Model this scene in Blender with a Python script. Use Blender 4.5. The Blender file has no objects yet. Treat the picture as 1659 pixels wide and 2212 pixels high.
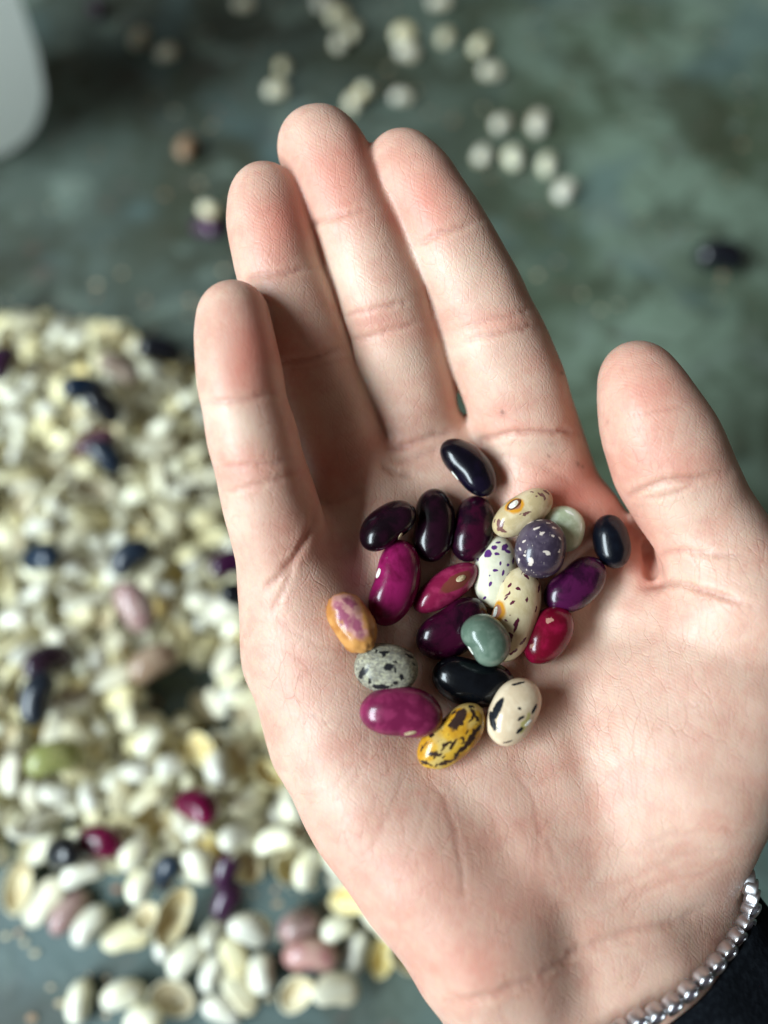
import bpy, math, random, os
import numpy as np
from mathutils import Vector, Matrix, noise as mnoise

random.seed(7)
rng = np.random.default_rng(11)
scene = bpy.context.scene
COL = scene.collection

# ------------------------------------------------------------------ units and camera frame
K = 0.0009                      # one modelling millimetre in metres
FPX = 1662.0                    # focal length in units of a 1659 x 2212 picture
CX, CY = 829.5, 1106.0
TH = math.radians(66.8)         # camera pitch below the horizon
SN, CS = math.sin(TH), math.cos(TH)
HCAM = 268.0                    # camera height over the ground (mm)
HPALM = 147.0                   # camera height over the level of the palm (mm)

# ------------------------------------------------------------------ camera
cam_d = bpy.data.cameras.new('camera')
cam = bpy.data.objects.new('camera', cam_d); COL.objects.link(cam)
cam.location = (0, 0, HCAM * K)
cam.rotation_euler = (math.radians(90) - TH, 0, 0)
cam_d.sensor_fit = 'VERTICAL'
cam_d.sensor_height = 34.6
cam_d.lens = 34.6 * FPX / 2212.0
cam_d.clip_start = 0.005
cam_d.clip_end = 50
cam_d.dof.use_dof = True
cam_d.dof.focus_distance = 145 * K
cam_d.dof.aperture_fstop = 4.2
scene.camera = cam

def c2w(p):
    """camera-space millimetres (x right, y up, z away) to world metres"""
    p = np.asarray(p, float)
    x, y, z = p[..., 0], p[..., 1], p[..., 2]
    return np.stack([x * K, (z * CS + y * SN) * K, (HCAM - z * SN + y * CS) * K], -1)
def w2c(w):
    w = np.asarray(w, float) / K
    X, Y, Z = w[..., 0], w[..., 1], w[..., 2] - HCAM
    return np.stack([X, Y * SN + Z * CS, Y * CS - Z * SN], -1)
RW = np.array([[1, 0, 0], [0, SN, CS], [0, CS, -SN]])      # rows: camera axes in the world
PS, PC = math.sin(math.radians(78)), math.cos(math.radians(78))      # slope of the palm against the line of sight
HP = 150.0
def pt(px, py, z):
    return np.array([(px - CX) / FPX * z, -(py - CY) / FPX * z, z])
def zlev(py, h, base=None):
    v = (py - CY) / FPX
    if base is None: return (HP - h) / (PS + v * PC)
    return (base - h) / (SN + v * CS)
def ground(px, py, h=0.0):
    return c2w(pt(px, py, zlev(py, h, HCAM)))

# ------------------------------------------------------------------ world, window light, exposure
world = bpy.data.worlds.new('World'); scene.world = world
world.use_nodes = True
bg = world.node_tree.nodes['Background']
bg.inputs['Color'].default_value = (0.68, 0.58, 0.50, 1)
bg.inputs['Strength'].default_value = 0.115
ld = bpy.data.lights.new('window_light', 'AREA')
ld.shape = 'RECTANGLE'; ld.size = 0.40; ld.size_y = 1.30
ld.color = (0.81, 0.94, 1.0); ld.energy = 50
lo = bpy.data.objects.new('window_light', ld); COL.objects.link(lo)
tgt = Vector(c2w(pt(1000, 1200, 150)))
ldir_c = np.array([-0.74, -0.08, -0.64]); ldir_c /= np.linalg.norm(ldir_c)
ldir = Vector((RW.T @ ldir_c).tolist())
lo.location = tgt + ldir * 1.4
zax = ldir.normalized()
yax = Vector(RW[1].tolist()); yax = (yax - zax * yax.dot(zax)).normalized()
xax = yax.cross(zax)
lo.rotation_euler = Matrix((xax, yax, zax)).transposed().to_euler()
scene.view_settings.view_transform = 'Standard'
scene.view_settings.look = 'None'
scene.view_settings.exposure = 0.0
scene.view_settings.gamma = 1.0
scene.render.engine = 'CYCLES'
scene.cycles.use_denoising = True
scene.cycles.max_bounces = 8

# ------------------------------------------------------------------ helpers: tags, meshes
def tag(o, label=None, cat=None, group=None, kind=None):
    if label: o['label'] = label
    if cat: o['category'] = cat
    if group: o['group'] = group
    if kind: o['kind'] = kind
    return o
def mesh_np(name, V, F, mat=None, smooth=True):
    me = bpy.data.meshes.new(name)
    V = np.asarray(V, np.float32); F = np.asarray(F, np.int32)
    me.vertices.add(len(V)); me.vertices.foreach_set('co', V.ravel())
    n = F.shape[1]
    me.loops.add(F.size); me.loops.foreach_set('vertex_index', F.ravel())
    me.polygons.add(len(F))
    me.polygons.foreach_set('loop_start', np.arange(len(F), dtype=np.int32) * n)
    me.polygons.foreach_set('loop_total', np.full(len(F), n, np.int32))
    me.update(calc_edges=True)
    if smooth: me.polygons.foreach_set('use_smooth', np.ones(len(F), bool))
    if mat: me.materials.append(mat)
    me.validate()
    return me
def link(name, me, parent=None, M=None):
    o = bpy.data.objects.new(name, me); COL.objects.link(o)
    if parent is not None: o.parent = parent
    if M is not None: o.matrix_local = M
    return o
def attr(me, name, vals):
    a = me.attributes.new(name, 'FLOAT', 'POINT'); a.data.foreach_set('value', np.asarray(vals, np.float32))

# ------------------------------------------------------------------ helpers: node materials
class N:
    def __init__(s, name):
        s.m = bpy.data.materials.new(name); s.m.use_nodes = True
        s.t = s.m.node_tree; s.n = s.t.nodes
        s.b = s.n['Principled BSDF']
    def new(s, t, **kw):
        x = s.n.new(t)
        for k, v in kw.items(): setattr(x, k, v)
        return x
    def ln(s, a, b): s.t.links.new(a, b)
    def put(s, sock, v):
        if hasattr(v, 'is_output') or isinstance(v, bpy.types.NodeSocket): s.ln(v, sock)
        elif isinstance(v, (tuple, list)) and len(v) == 3 and sock.type == 'RGBA': sock.default_value = (*v, 1)
        else: sock.default_value = v
    def obj(s): return s.new('ShaderNodeTexCoord').outputs['Object']
    def map(s, vec, loc=(0, 0, 0), rot=(0, 0, 0), scale=(1, 1, 1), typ='POINT'):
        m = s.new('ShaderNodeMapping', vector_type=typ); s.ln(vec, m.inputs[0])
        m.inputs['Location'].default_value = loc; m.inputs['Rotation'].default_value = rot; m.inputs['Scale'].default_value = scale
        return m.outputs[0]
    def noise(s, vec, scale, detail=3, rough=.5, dist=0, out='Fac'):
        x = s.new('ShaderNodeTexNoise'); s.ln(vec, x.inputs['Vector'])
        x.inputs['Scale'].default_value = scale; x.inputs['Detail'].default_value = detail
        x.inputs['Roughness'].default_value = rough; x.inputs['Distortion'].default_value = dist
        return x.outputs[out]
    def voro(s, vec, scale, feature='F1', rand=1):
        x = s.new('ShaderNodeTexVoronoi', feature=feature); s.ln(vec, x.inputs['Vector'])
        x.inputs['Scale'].default_value = scale; x.inputs['Randomness'].default_value = rand
        return x
    def math(s, op, a, b=0.0, c=None, clamp=False):
        x = s.new('ShaderNodeMath', operation=op, use_clamp=clamp)
        s.put(x.inputs[0], a); s.put(x.inputs[1], b)
        if c is not None: s.put(x.inputs[2], c)
        return x.outputs[0]
    def ramp(s, v, a, b, lo=0.0, hi=1.0):
        x = s.new('ShaderNodeMapRange', interpolation_type='SMOOTHSTEP'); s.put(x.inputs['Value'], v)
        x.inputs['From Min'].default_value = a; x.inputs['From Max'].default_value = b
        x.inputs['To Min'].default_value = lo; x.inputs['To Max'].default_value = hi
        return x.outputs[0]
    def mix(s, f, a, b):
        x = s.new('ShaderNodeMix', data_type='RGBA'); s.put(x.inputs[0], f)
        s.put(x.inputs[6], a); s.put(x.inputs[7], b)
        return x.outputs[2]
    def attr(s, name):
        return s.new('ShaderNodeAttribute', attribute_name=name).outputs['Fac']
    def bump(s, h, dist, strength=1.0, prev=None):
        x = s.new('ShaderNodeBump'); s.put(x.inputs['Height'], h)
        x.inputs['Distance'].default_value = dist; x.inputs['Strength'].default_value = strength
        if prev is not None: s.ln(prev, x.inputs['Normal'])
        return x.outputs[0]
    def set(s, **kw):
        for k, v in kw.items(): s.put(s.b.inputs[k.replace('_', ' ')], v)
        return s

# =================================================================== GROUND
gm = N('weathered_ground')
o = gm.obj()
n1 = gm.noise(o, 13, 4, .6, .4)
n2 = gm.noise(o, 34, 5, .6, .6)
n3 = gm.noise(gm.map(o, scale=(1, 2.2, 1), rot=(0, 0, .5)), 70, 4, .6, .8)
n4 = gm.noise(gm.map(o, loc=(4, 2, 0)), 5, 2, .5)
sx = gm.new('ShaderNodeSeparateXYZ'); gm.ln(o, sx.inputs[0])
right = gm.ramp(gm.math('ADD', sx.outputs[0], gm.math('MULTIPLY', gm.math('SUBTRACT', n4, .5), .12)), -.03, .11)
n5 = gm.noise(gm.map(o, loc=(3, 7, 0)), 15, 4, .62, .8)
n6 = gm.noise(gm.map(o, loc=(5, 3, 1)), 58, 4, .6, 1.0)
c = gm.mix(gm.ramp(n1, .36, .64), (.026, .031, .022), (.076, .102, .084))
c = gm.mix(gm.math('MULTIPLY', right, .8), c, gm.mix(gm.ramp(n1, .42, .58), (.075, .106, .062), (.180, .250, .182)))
c = gm.mix(gm.math('MULTIPLY', gm.ramp(n5, .50, .68), .75), c, (.034, .040, .020))
c = gm.mix(gm.math('MULTIPLY', gm.ramp(n6, .50, .64), .6), c, (.028, .034, .016))
c = gm.mix(gm.math('MULTIPLY', gm.ramp(n2, .54, .64), .6), c, (.17, .22, .18))
c = gm.mix(gm.math('MULTIPLY', gm.ramp(n3, .60, .72), .55), c, (.12, .060, .050))
nb = gm.noise(gm.map(o, loc=(9, 1, 0)), 16, 4, .6, .6)
near = gm.ramp(sx.outputs[1], .10, .03)
blu = gm.math('MAXIMUM', gm.math('MULTIPLY', gm.ramp(nb, .54, .68), .7), gm.math('MULTIPLY', near, gm.ramp(nb, .34, .6)))
c = gm.mix(gm.math('MULTIPLY', blu, .8), c, (.085, .140, .140))
h = gm.math('ADD', gm.math('MULTIPLY', n2, .6), gm.math('MULTIPLY', n3, .4))
gm.set(Base_Color=c, Roughness=.62, Normal=gm.bump(h, .0012, .8))
G = 48
xs = np.linspace(-2.5, 2.5, G); gx, gy = np.meshgrid(xs, xs, indexing='ij')
V = np.stack([gx.ravel(), gy.ravel(), np.zeros(G * G)], -1)
ii = np.arange(G * G).reshape(G, G)
F = np.stack([ii[:-1, :-1], ii[1:, :-1], ii[1:, 1:], ii[:-1, 1:]], -1).reshape(-1, 4)
tag(link('ground', mesh_np('ground', V, F, gm.m)), kind='structure')

# =================================================================== HAND (signed distance field -> surface net)
VOX = 0.6
LO = np.array([-46., -122., 92.]); HI = np.array([112., 98., 180.])
NX, NY, NZ = [int(v) for v in np.ceil((HI - LO) / VOX)]
AX = [LO[i] + VOX * np.arange(n) for i, n in enumerate((NX, NY, NZ))]
BIG = 30.0
def grid(): return np.full((NX, NY, NZ), BIG, np.float32)
def smin(a, b, k):
    h = np.clip(0.5 + 0.5 * (b - a) / k, 0, 1)
    return b + (a - b) * h - k * h * (1 - h)
def seg_box(a, b, ra, rb, mg):
    lo = np.minimum(a - ra, b - rb) - mg; hi = np.maximum(a + ra, b + rb) + mg
    i0 = np.clip(np.floor((lo - LO) / VOX).astype(int), 0, [NX, NY, NZ])
    i1 = np.clip(np.ceil((hi - LO) / VOX).astype(int) + 1, 0, [NX, NY, NZ])
    return i0, i1
def add_seg(D, a, b, ra, rb, k, mg=9.0, flat=None):
    i0, i1 = seg_box(a, b, ra, rb, mg)
    if np.any(i1 <= i0): return
    sl = tuple(slice(p, q) for p, q in zip(i0, i1))
    X = AX[0][sl[0]][:, None, None].astype(np.float32); Y = AX[1][sl[1]][None, :, None].astype(np.float32); Z = AX[2][sl[2]][None, None, :].astype(np.float32)
    ab = b - a; L2 = float(ab @ ab) + 1e-9
    t = np.clip(((X - a[0]) * ab[0] + (Y - a[1]) * ab[1] + (Z - a[2]) * ab[2]) / L2, 0, 1)
    d = np.sqrt((X - a[0] - t * ab[0]) ** 2 + (Y - a[1] - t * ab[1]) ** 2 + (Z - a[2] - t * ab[2]) ** 2) - (ra + t * (rb - ra))
    D[sl] = smin(D[sl], d.astype(np.float32), k)
def chain(D, pts, k, mg=9.0):
    """pts: (px, py, radius px, level of the centre over the palm in mm)"""
    P = []
    for px, py, r, h in pts:
        z = zlev(py, h); P.append((pt(px, py, z), r * z / FPX))
    for (a, ra), (b, rb) in zip(P[:-1], P[1:]): add_seg(D, a, b, ra, rb, k, mg)
def resample(pts, step=28):
    """smooth the chain with a Catmull-Rom curve so that joints do not show"""
    P = np.array(pts, float); Q = np.vstack([2 * P[0] - P[1], P, 2 * P[-1] - P[-2]])
    out = []
    for i in range(1, len(Q) - 2):
        p0, p1, p2, p3 = Q[i - 1], Q[i], Q[i + 1], Q[i + 2]
        n = max(2, int(np.hypot(*(p2 - p1)[:2]) / step))
        for j in range(n):
            t = j / n
            out.append(.5 * (2 * p1 + (p2 - p0) * t + (2 * p0 - 5 * p1 + 4 * p2 - p3) * t * t + (3 * p1 - p0 - 3 * p2 + p3) * t ** 3))
    out.append(P[-1]); return out

INDEX = [(869, 366, 82, 14), (908, 423, 89, 14), (948, 492, 94, 13), (966, 527, 93, 12.5), (985, 563, 98, 11.5), (1035, 662, 103, 8.5), (1052, 702, 101, 7), (1071, 745, 107, 6), (1104, 821, 108, 3), (1131, 905, 105, -1), (1142, 945, 106, -4), (1150, 1020, 110, -8)]
MIDDLE = [(690, 321, 89, 14), (716, 362, 90, 14), (741, 430, 90, 13.5), (755, 465, 88, 13), (778, 513, 92, 12.5), (804, 583, 95, 11), (830, 658, 95, 9.5), (845, 702, 94, 7), (858, 748, 98, 5), (881, 832, 97, 0), (898, 905, 91, -4), (912, 950, 90, -7), (930, 1010, 98, -10)]
RING = [(573, 437, 80, 14), (583, 490, 86, 14), (597, 560, 88, 13), (605, 592, 87, 12), (623, 645, 92, 11), (651, 728, 93, 8), (665, 765, 91, 6), (688, 830, 95, 3), (722, 920, 95, 0), (750, 1000, 88, -3.5), (775, 1060, 92, -6)]
PINKY = [(506, 684, 77, 20), (511, 750, 84, 20), (521, 825, 89, 19.5), (527, 860, 87, 19), (545, 942, 94, 16.5), (557, 990, 91, 15), (570, 1035, 95, 13), (597, 1130, 99, 8), (622, 1220, 101, 3), (648, 1300, 108, -1)]
THUMB = [(1378, 819, 82, 10), (1393, 868, 97, 10), (1416, 928, 112, 9), (1444, 987, 120, 7), (1465, 1035, 117, 5), (1485, 1075, 115, 4), (1508, 1125, 117, 2), (1550, 1205, 128, 1), (1590, 1300, 150, 1)]

palm = grid()
for ch in (
    [(1150, 1020, 108, -8), (1150, 1110, 118, -11), (1150, 1250, 135, -16), (1185, 1480, 150, -17), (1220, 1680, 150, -13.5), (1300, 1880, 150, -12.5), (1370, 2060, 150, -17)],
    [(930, 1010, 95, -10), (955, 1120, 118, -14), (1000, 1260, 135, -18), (1050, 1480, 150, -18), (1110, 1640, 150, -13.5), (1180, 1800, 150, -11), (1290, 2100, 150, -14)],
    [(775, 1060, 92, -6), (812, 1180, 118, -10.5), (855, 1300, 132, -14.5), (900, 1500, 145, -15), (980, 1680, 145, -10), (1080, 1850, 148, -9), (1210, 2130, 150, -14)],
    [(640, 1260, 104, -1), (665, 1340, 124, -4), (688, 1420, 138, -7), (738, 1580, 142, -8), (818, 1740, 139, -6), (925, 1880, 140, -4), (1030, 2010, 140, -4), (1075, 2085, 135, -7), (1130, 2200, 145, -15), (1260, 2430, 150, -19), (1400, 2700, 160, -19)],
    [(1590, 1300, 150, -1), (1590, 1410, 165, -7), (1520, 1540, 185, -7), (1480, 1680, 165, -5), (1466, 1775, 135, -9), (1446, 1905, 124, -20), (1456, 2000, 138, -22), (1550, 2180, 135, -21), (1720, 2500, 145, -22)],
    [(1330, 1500, 130, -12), (1380, 1640, 150, -10), (1370, 1800, 140, -10)],
    [(1470, 1380, 130, -7), (1430, 1560, 160, -9), (1380, 1750, 150, -9)],
    [(1370, 2060, 150, -13), (1460, 2220, 145, -17), (1620, 2520, 150, -19)],
    [(1270, 1120, 72, -8), (1325, 1210, 72, -12), (1360, 1320, 90, -11)],
    [(1150, 1010, 95, -9), (930, 1010, 90, -11), (780, 1060, 85, -9), (650, 1250, 90, -3)],
): chain(palm, ch, 7.0)
fingers = grid()
for fg in (INDEX, MIDDLE, RING, PINKY, THUMB):
    f = grid(); chain(f, resample(fg), 1.2, mg=8)
    fingers = smin(fingers, f, 1.3); del f
hand = np.where(fingers < BIG - 1, smin(palm, fingers, 3.2), palm)
del fingers
def carve(D, a, b, ra, rb, k):
    a = pt(a[0], a[1], zlev(a[1], a[2])); b = pt(b[0], b[1], zlev(b[1], b[2]))
    i0, i1 = seg_box(a, b, ra, rb, 6)
    g = grid(); add_seg(g, a, b, ra, rb, .01, 6)
    sl = tuple(slice(p, q) for p, q in zip(i0, i1))
    D[sl] = -smin(-D[sl], g[sl], k)
carve(hand, (1395, 1160, -2), (1411, 1250, 1), 2.2, 1.5, 2.4)
carve(hand, (1402, 1190, -6), (1410, 1242, -3), 1.9, 1.3, 2.0)
carve(hand, (1410, 1256, 3), (1385, 1282, 5), 1.6, .6, 2.0)
def sample(D, P):
    q = (np.asarray(P) - LO) / VOX
    i = np.clip(np.floor(q).astype(int), 0, [NX - 2, NY - 2, NZ - 2]); f = np.clip(q - i, 0, 1)
    r = 0
    for dx in (0, 1):
        for dy in (0, 1):
            for dz in (0, 1):
                w = (f[:, 0] if dx else 1 - f[:, 0]) * (f[:, 1] if dy else 1 - f[:, 1]) * (f[:, 2] if dz else 1 - f[:, 2])
                r = r + w * D[i[:, 0] + dx, i[:, 1] + dy, i[:, 2] + dz]
    return r

def surface_net(D):
    S = D < 0
    act = np.zeros(tuple(n - 1 for n in D.shape), np.int8)
    for dx in (0, 1):
        for dy in (0, 1):
            for dz in (0, 1):
                act += S[dx:D.shape[0] - 1 + dx, dy:D.shape[1] - 1 + dy, dz:D.shape[2] - 1 + dz]
    act = (act > 0) & (act < 8)
    C = np.argwhere(act)
    idx = np.full(act.shape, -1, np.int32); idx[act] = np.arange(len(C))
    acc = np.zeros((len(C), 3)); cnt = np.zeros(len(C))
    cor = [np.array(c) for c in np.ndindex(2, 2, 2)]
    vals = {tuple(c): D[C[:, 0] + c[0], C[:, 1] + c[1], C[:, 2] + c[2]] for c in cor}
    for a in cor:
        for ax in range(3):
            if a[ax] == 0:
                b = a.copy(); b[ax] = 1
                va, vb = vals[tuple(a)], vals[tuple(b)]
                m = (va < 0) != (vb < 0)
                t = np.where(m, va / np.where(m, va - vb, 1), 0)
                acc += m[:, None] * (a + t[:, None] * (b - a)); cnt += m
    V = LO + VOX * (C + acc / cnt[:, None])
    F = []
    for ax in range(3):
        o1, o2 = (ax + 1) % 3, (ax + 2) % 3
        s0 = [slice(1, -1)] * 3; s1 = [slice(1, -1)] * 3
        s0[ax] = slice(0, -1); s1[ax] = slice(1, None)
        A, B = S[tuple(s0)], S[tuple(s1)]
        for flip, m in ((False, A & ~B), (True, ~A & B)):
            q = np.argwhere(m)
            if not len(q): continue
            q[:, o1] += 1; q[:, o2] += 1
            def ci(d1, d2):
                r = q.copy(); r[:, o1] += d1; r[:, o2] += d2
                return idx[r[:, 0], r[:, 1], r[:, 2]]
            quad = np.stack([ci(-1, -1), ci(0, -1), ci(0, 0), ci(-1, 0)], -1)
            F.append(quad[:, ::-1] if flip else quad)
    F = np.vstack(F); F = F[(F >= 0).all(1)]
    return V, F
hv, hf = surface_net(hand)
def grad(P, e=0.5):
    g = np.stack([sample(hand, P + d) - sample(hand, P - d) for d in np.eye(3) * e], -1)
    return g / (np.linalg.norm(g, axis=1, keepdims=True) + 1e-9)
for _ in range(3):
    g = grad(hv); hv = hv - g * np.clip(sample(hand, hv), -.4, .4)[:, None]
nrm = grad(hv, .7)
facing = np.einsum('ij,ij->i', -nrm, hv / np.linalg.norm(hv, axis=1, keepdims=True))

# creases (px polylines, width px, depth mm, colour amount)
CREASES = [
 ([(893, 532), (930, 513), (971, 497), (1042, 475)], 6, .50, .6),
 ([(985, 716), (1040, 694), (1114, 676), (1150, 668)], 5, .35, .5), ([(975, 750), (1030, 728), (1070, 722), (1135, 705), (1175, 704)], 6, .40, .6),
 ([(1020, 958), (1060, 945), (1121, 934), (1221, 932), (1250, 940)], 6, .7, .8),
 ([(664, 490), (700, 476), (745, 463), (815, 446)], 6, .5, .6),
 ([(738, 682), (790, 672), (838, 660), (905, 643)], 5, .4, .5), ([(757, 734), (800, 726), (853, 710), (925, 690)], 5, .4, .5),
 ([(835, 972), (880, 962), (940, 940), (992, 930)], 6, .6, .6), ([(850, 995), (900, 990), (960, 962)], 5, .35, .4),
 ([(518, 608), (560, 596), (606, 589), (688, 577)], 6, .5, .6), ([(600, 785), (660, 775), (740, 755)], 6, .5, .5), ([(615, 800), (670, 795), (750, 775)], 4, .2, .3),
 ([(440, 872), (480, 867), (527, 863), (612, 842)], 6, .5, .6), ([(455, 1010), (520, 1007), (586, 999), (650, 985)], 5, .35, .45), ([(475, 1066), (520, 1056), (609, 1031), (660, 1020)], 5, .35, .45),
 ([(692, 1085), (676, 1140), (640, 1200), (600, 1250), (560, 1285)], 7, .55, .7), ([(640, 1205), (610, 1280), (585, 1330)], 5, .4, .4),
 ([(1352, 1078), (1388, 1056), (1432, 1039), (1500, 1033), (1580, 1018)], 7, .8, .7), ([(1365, 1076), (1420, 1074), (1470, 1062), (1510, 1040)], 5, .35, .4),
 ([(1356, 904), (1380, 897), (1406, 890), (1485, 877)], 3.5, .22, .5), ([(1356, 856), (1380, 850), (1410, 838)], 3, .15, .35), ([(1360, 930), (1400, 920)], 3, .12, .3),
 ([(1412, 1204), (1440, 1195), (1476, 1191), (1535, 1197), (1600, 1200)], 6, .5, .5),
 ([(1390, 1268), (1418, 1262), (1450, 1258), (1476, 1261), (1520, 1276), (1570, 1290), (1625, 1310)], 7, .9, .7),
 ([(1020, 1000), (1100, 985), (1180, 1010), (1260, 1060)], 7, .25, .25),
 ([(820, 1003), (850, 1020), (900, 1030)], 6, .5, .4), ([(690, 1090), (740, 1080), (780, 1060)], 6, .3, .3),
 # palm lines
 ([(560, 1300), (640, 1370), (700, 1400), (760, 1400)], 5, .25, .3), ([(545, 1390), (600, 1400), (680, 1440)], 4, .2, .25),
 ([(610, 1490), (690, 1440), (760, 1410)], 4, .2, .25), ([(640, 1530), (700, 1560), (740, 1545)], 4, .2, .2),
 ([(920, 1690), (960, 1720), (985, 1800), (1000, 1900), (1005, 1980)], 5, .35, .35), ([(1100, 1650), (1150, 1720), (1165, 1790), (1160, 1900)], 5, .3, .4), ([(1170, 1790), (1200, 1850), (1220, 1920)], 4, .2, .25),
 ([(1060, 1740), (1075, 1800), (1090, 1850)], 4, .2, .2), ([(880, 1640), (860, 1720), (800, 1840), (750, 1860)], 4, .25, .25), ([(800, 1570), (790, 1650), (740, 1720)], 4, .22, .2),
 ([(940, 1660), (920, 1760), (880, 1860), (850, 1900)], 4, .22, .2), ([(660, 1730), (720, 1700), (800, 1620)], 4, .2, .2), ([(700, 1790), (760, 1760), (830, 1750)], 3.5, .15, .15),
 ([(1240, 1520), (1280, 1600), (1330, 1680)], 3.5, .15, .1), ([(1300, 1480), (1400, 1420), (1480, 1400)], 3.5, .12, .1),
 ([(965, 2162), (1020, 2158), (1075, 2147), (1166, 2111), (1257, 2050), (1379, 2007), (1480, 1985), (1560, 1950)], 9, 1.0, .35),
 ([(1100, 2160), (1200, 2110), (1300, 2050), (1420, 2020)], 4, .3, .25), ([(1290, 2150), (1380, 2090), (1480, 2040)], 4, .25, .2), ([(1250, 1990), (1330, 1960), (1450, 1900), (1560, 1880)], 5, .3, .25), ([(1300, 1930), (1400, 1880), (1500, 1840), (1600, 1830)], 5, .3, .2),
 ([(1455, 2005), (1475, 1985)], 4, -.25, 0), ([(1360, 1850), (1450, 1800), (1560, 1790), (1640, 1800)], 5, .3, .2),
]
P2 = np.stack([CX + hv[:, 0] / hv[:, 2] * FPX, CY - hv[:, 1] / hv[:, 2] * FPX], -1)
disp = np.zeros(len(hv)); crease = np.zeros(len(hv))
def seg_d(P, a, b):
    a = np.array(a, float); b = np.array(b, float); ab = b - a
    t = np.clip(((P - a) @ ab) / (ab @ ab), 0, 1)
    return np.linalg.norm(P - a - t[:, None] * ab, axis=1), t
wob = np.array([mnoise.noise(Vector((x / 22., y / 22., 0))) for x, y in P2[::1]]) if len(P2) < 400000 else np.zeros(len(P2))
Pw = P2 + np.stack([wob * 5, np.roll(wob, 7) * 5], -1)
fr = np.clip((facing - .15) / .3, 0, 1)
for pts, w, dep, colr in CREASES:
    lo = np.min(pts, 0) - 40; hi = np.max(pts, 0) + 40
    sel = np.where((P2 > lo).all(1) & (P2 < hi).all(1))[0]
    if not len(sel): continue
    dd = np.full(len(sel), 1e3); tt = np.zeros(len(sel)); ns = len(pts) - 1
    for i in range(ns):
        d, t = seg_d(Pw[sel], pts[i], pts[i + 1]); m = d < dd
        dd[m] = d[m]; tt[m] = ((i + t) / ns)[m]
    end = np.clip(np.minimum(tt, 1 - tt) / .18, .25, 1)
    pr = np.exp(-(dd / w) ** 2) * end * fr[sel]
    lip = np.exp(-((dd - 2.4 * w) / (1.3 * w)) ** 2) * end * fr[sel]
    disp[sel] += (-dep * pr + .12 * dep * lip) * (.8 if max(p[1] for p in pts) < 1400 else .4 if max(p[1] for p in pts) < 2000 else .5)
    crease[sel] = np.maximum(crease[sel], colr * pr)
# pads between the creases swell a little, the palm is uneven
low = np.array([mnoise.noise(Vector((p[0] / 9., p[1] / 9., p[2] / 9.))) for p in hv])
disp += low * .35
flush = np.zeros(len(hv))
for x, y, rx, ry, a in [(905, 415, 85, 85, .75), (935, 480, 50, 60, .35), (725, 385, 70, 95, .85), (775, 300, 30, 60, .4), (600, 500, 70, 90, .9), (620, 440, 40, 60, .3), (535, 770, 60, 90, .95), (560, 700, 40, 70, .4),
                       (1400, 850, 90, 110, .55), (1440, 1000, 110, 40, .4), (1060, 690, 70, 26, .5), (1080, 890, 22, 18, .7), (1110, 925, 90, 16, .45), (1230, 1050, 90, 60, .85), (1320, 1150, 90, 70, .9), (1400, 1235, 30, 50, .8),
                       (830, 700, 70, 30, .45), (860, 960, 60, 20, .5), (670, 770, 60, 40, .5), (700, 1000, 80, 60, .45), (540, 1010, 80, 40, .35), (640, 1150, 60, 80, .45), (760, 1010, 50, 60, .4), (980, 1080, 150, 70, .12),
                       (720, 1900, 120, 160, .3), (980, 1960, 170, 120, .3), (620, 1420, 90, 150, .2), (1150, 1800, 70, 120, .18), (1200, 1080, 70, 30, .5), (1010, 2100, 120, 60, .35)]:
    flush += a * np.exp(-((P2[:, 0] - x) / rx) ** 2 - ((P2[:, 1] - y) / ry) ** 2)
pale = np.zeros(len(hv))
for x, y, rx, ry, a in [(690, 500, 30, 60, .7), (740, 720, 24, 60, .7), (800, 800, 30, 70, .5), (900, 545, 40, 24, .5), (1010, 745, 40, 20, .5), (470, 890, 60, 24, .5), (530, 620, 40, 20, .5), (1440, 1100, 80, 40, .5), (1480, 1240, 60, 30, .4), (880, 1050, 120, 40, .5), (1150, 965, 100, 20, .5), (745, 590, 45, 45, .8), (1010, 600, 60, 50, .45), (870, 780, 50, 60, .5), (1060, 800, 60, 60, .4), (590, 660, 40, 40, .6), (520, 920, 50, 40, .7), (510, 1110, 40, 50, .5), (640, 1330, 60, 60, .3), (800, 1240, 60, 60, .3), (1300, 1360, 90, 70, .35), (1400, 1500, 200, 120, .2)]:
    pale += a * np.exp(-((P2[:, 0] - x) / rx) ** 2 - ((P2[:, 1] - y) / ry) ** 2)
speck = np.zeros(len(hv))
for x, y, r, a in [(1085, 892, 5, .7), (1248, 1003, 4, .8), (1185, 985, 3, .6), (1213, 806, 4, .6), (676, 1546, 3, .5), (728, 1725, 3, .6), (1258, 1008, 3, .6), (1190, 958, 3, .4), (980, 360, 3, .3), (1310, 910, 3, .4)]:
    speck += a * np.exp(-((P2[:, 0] - x) ** 2 + (P2[:, 1] - y) ** 2) / r ** 2)
hv2 = hv + nrm * disp[:, None]
hand_origin = pt(1290, 2080, zlev(2080, -8))

sk = N('skin')
o = sk.obj()
mmv = sk.map(o, scale=(1 / K, 1 / K, 1 / K))
mott = sk.noise(mmv, .16, 4, .6)
mot2 = sk.noise(mmv, .55, 4, .6)
fl = sk.attr('flush'); cr = sk.attr('crease'); pa = sk.attr('pale'); sp = sk.attr('speck')
c = sk.mix(sk.ramp(mott, .35, .68), (.635, .410, .318), (.59, .322, .245))
c = sk.mix(sk.math('MULTIPLY', sk.ramp(mot2, .45, .7), .35), c, (.66, .46, .33))
c = sk.mix(sk.math('MULTIPLY', pa, .8, clamp=True), c, (.69, .54, .42))
c = sk.mix(sk.math('MULTIPLY', fl, .74, clamp=True), c, (.60, .195, .14))
c = sk.mix(sk.math('MULTIPLY', cr, .55, clamp=True), c, (.42, .145, .10))
c = sk.mix(sk.math('MULTIPLY', sp, 1.0, clamp=True), c, (.10, .04, .03))
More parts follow.
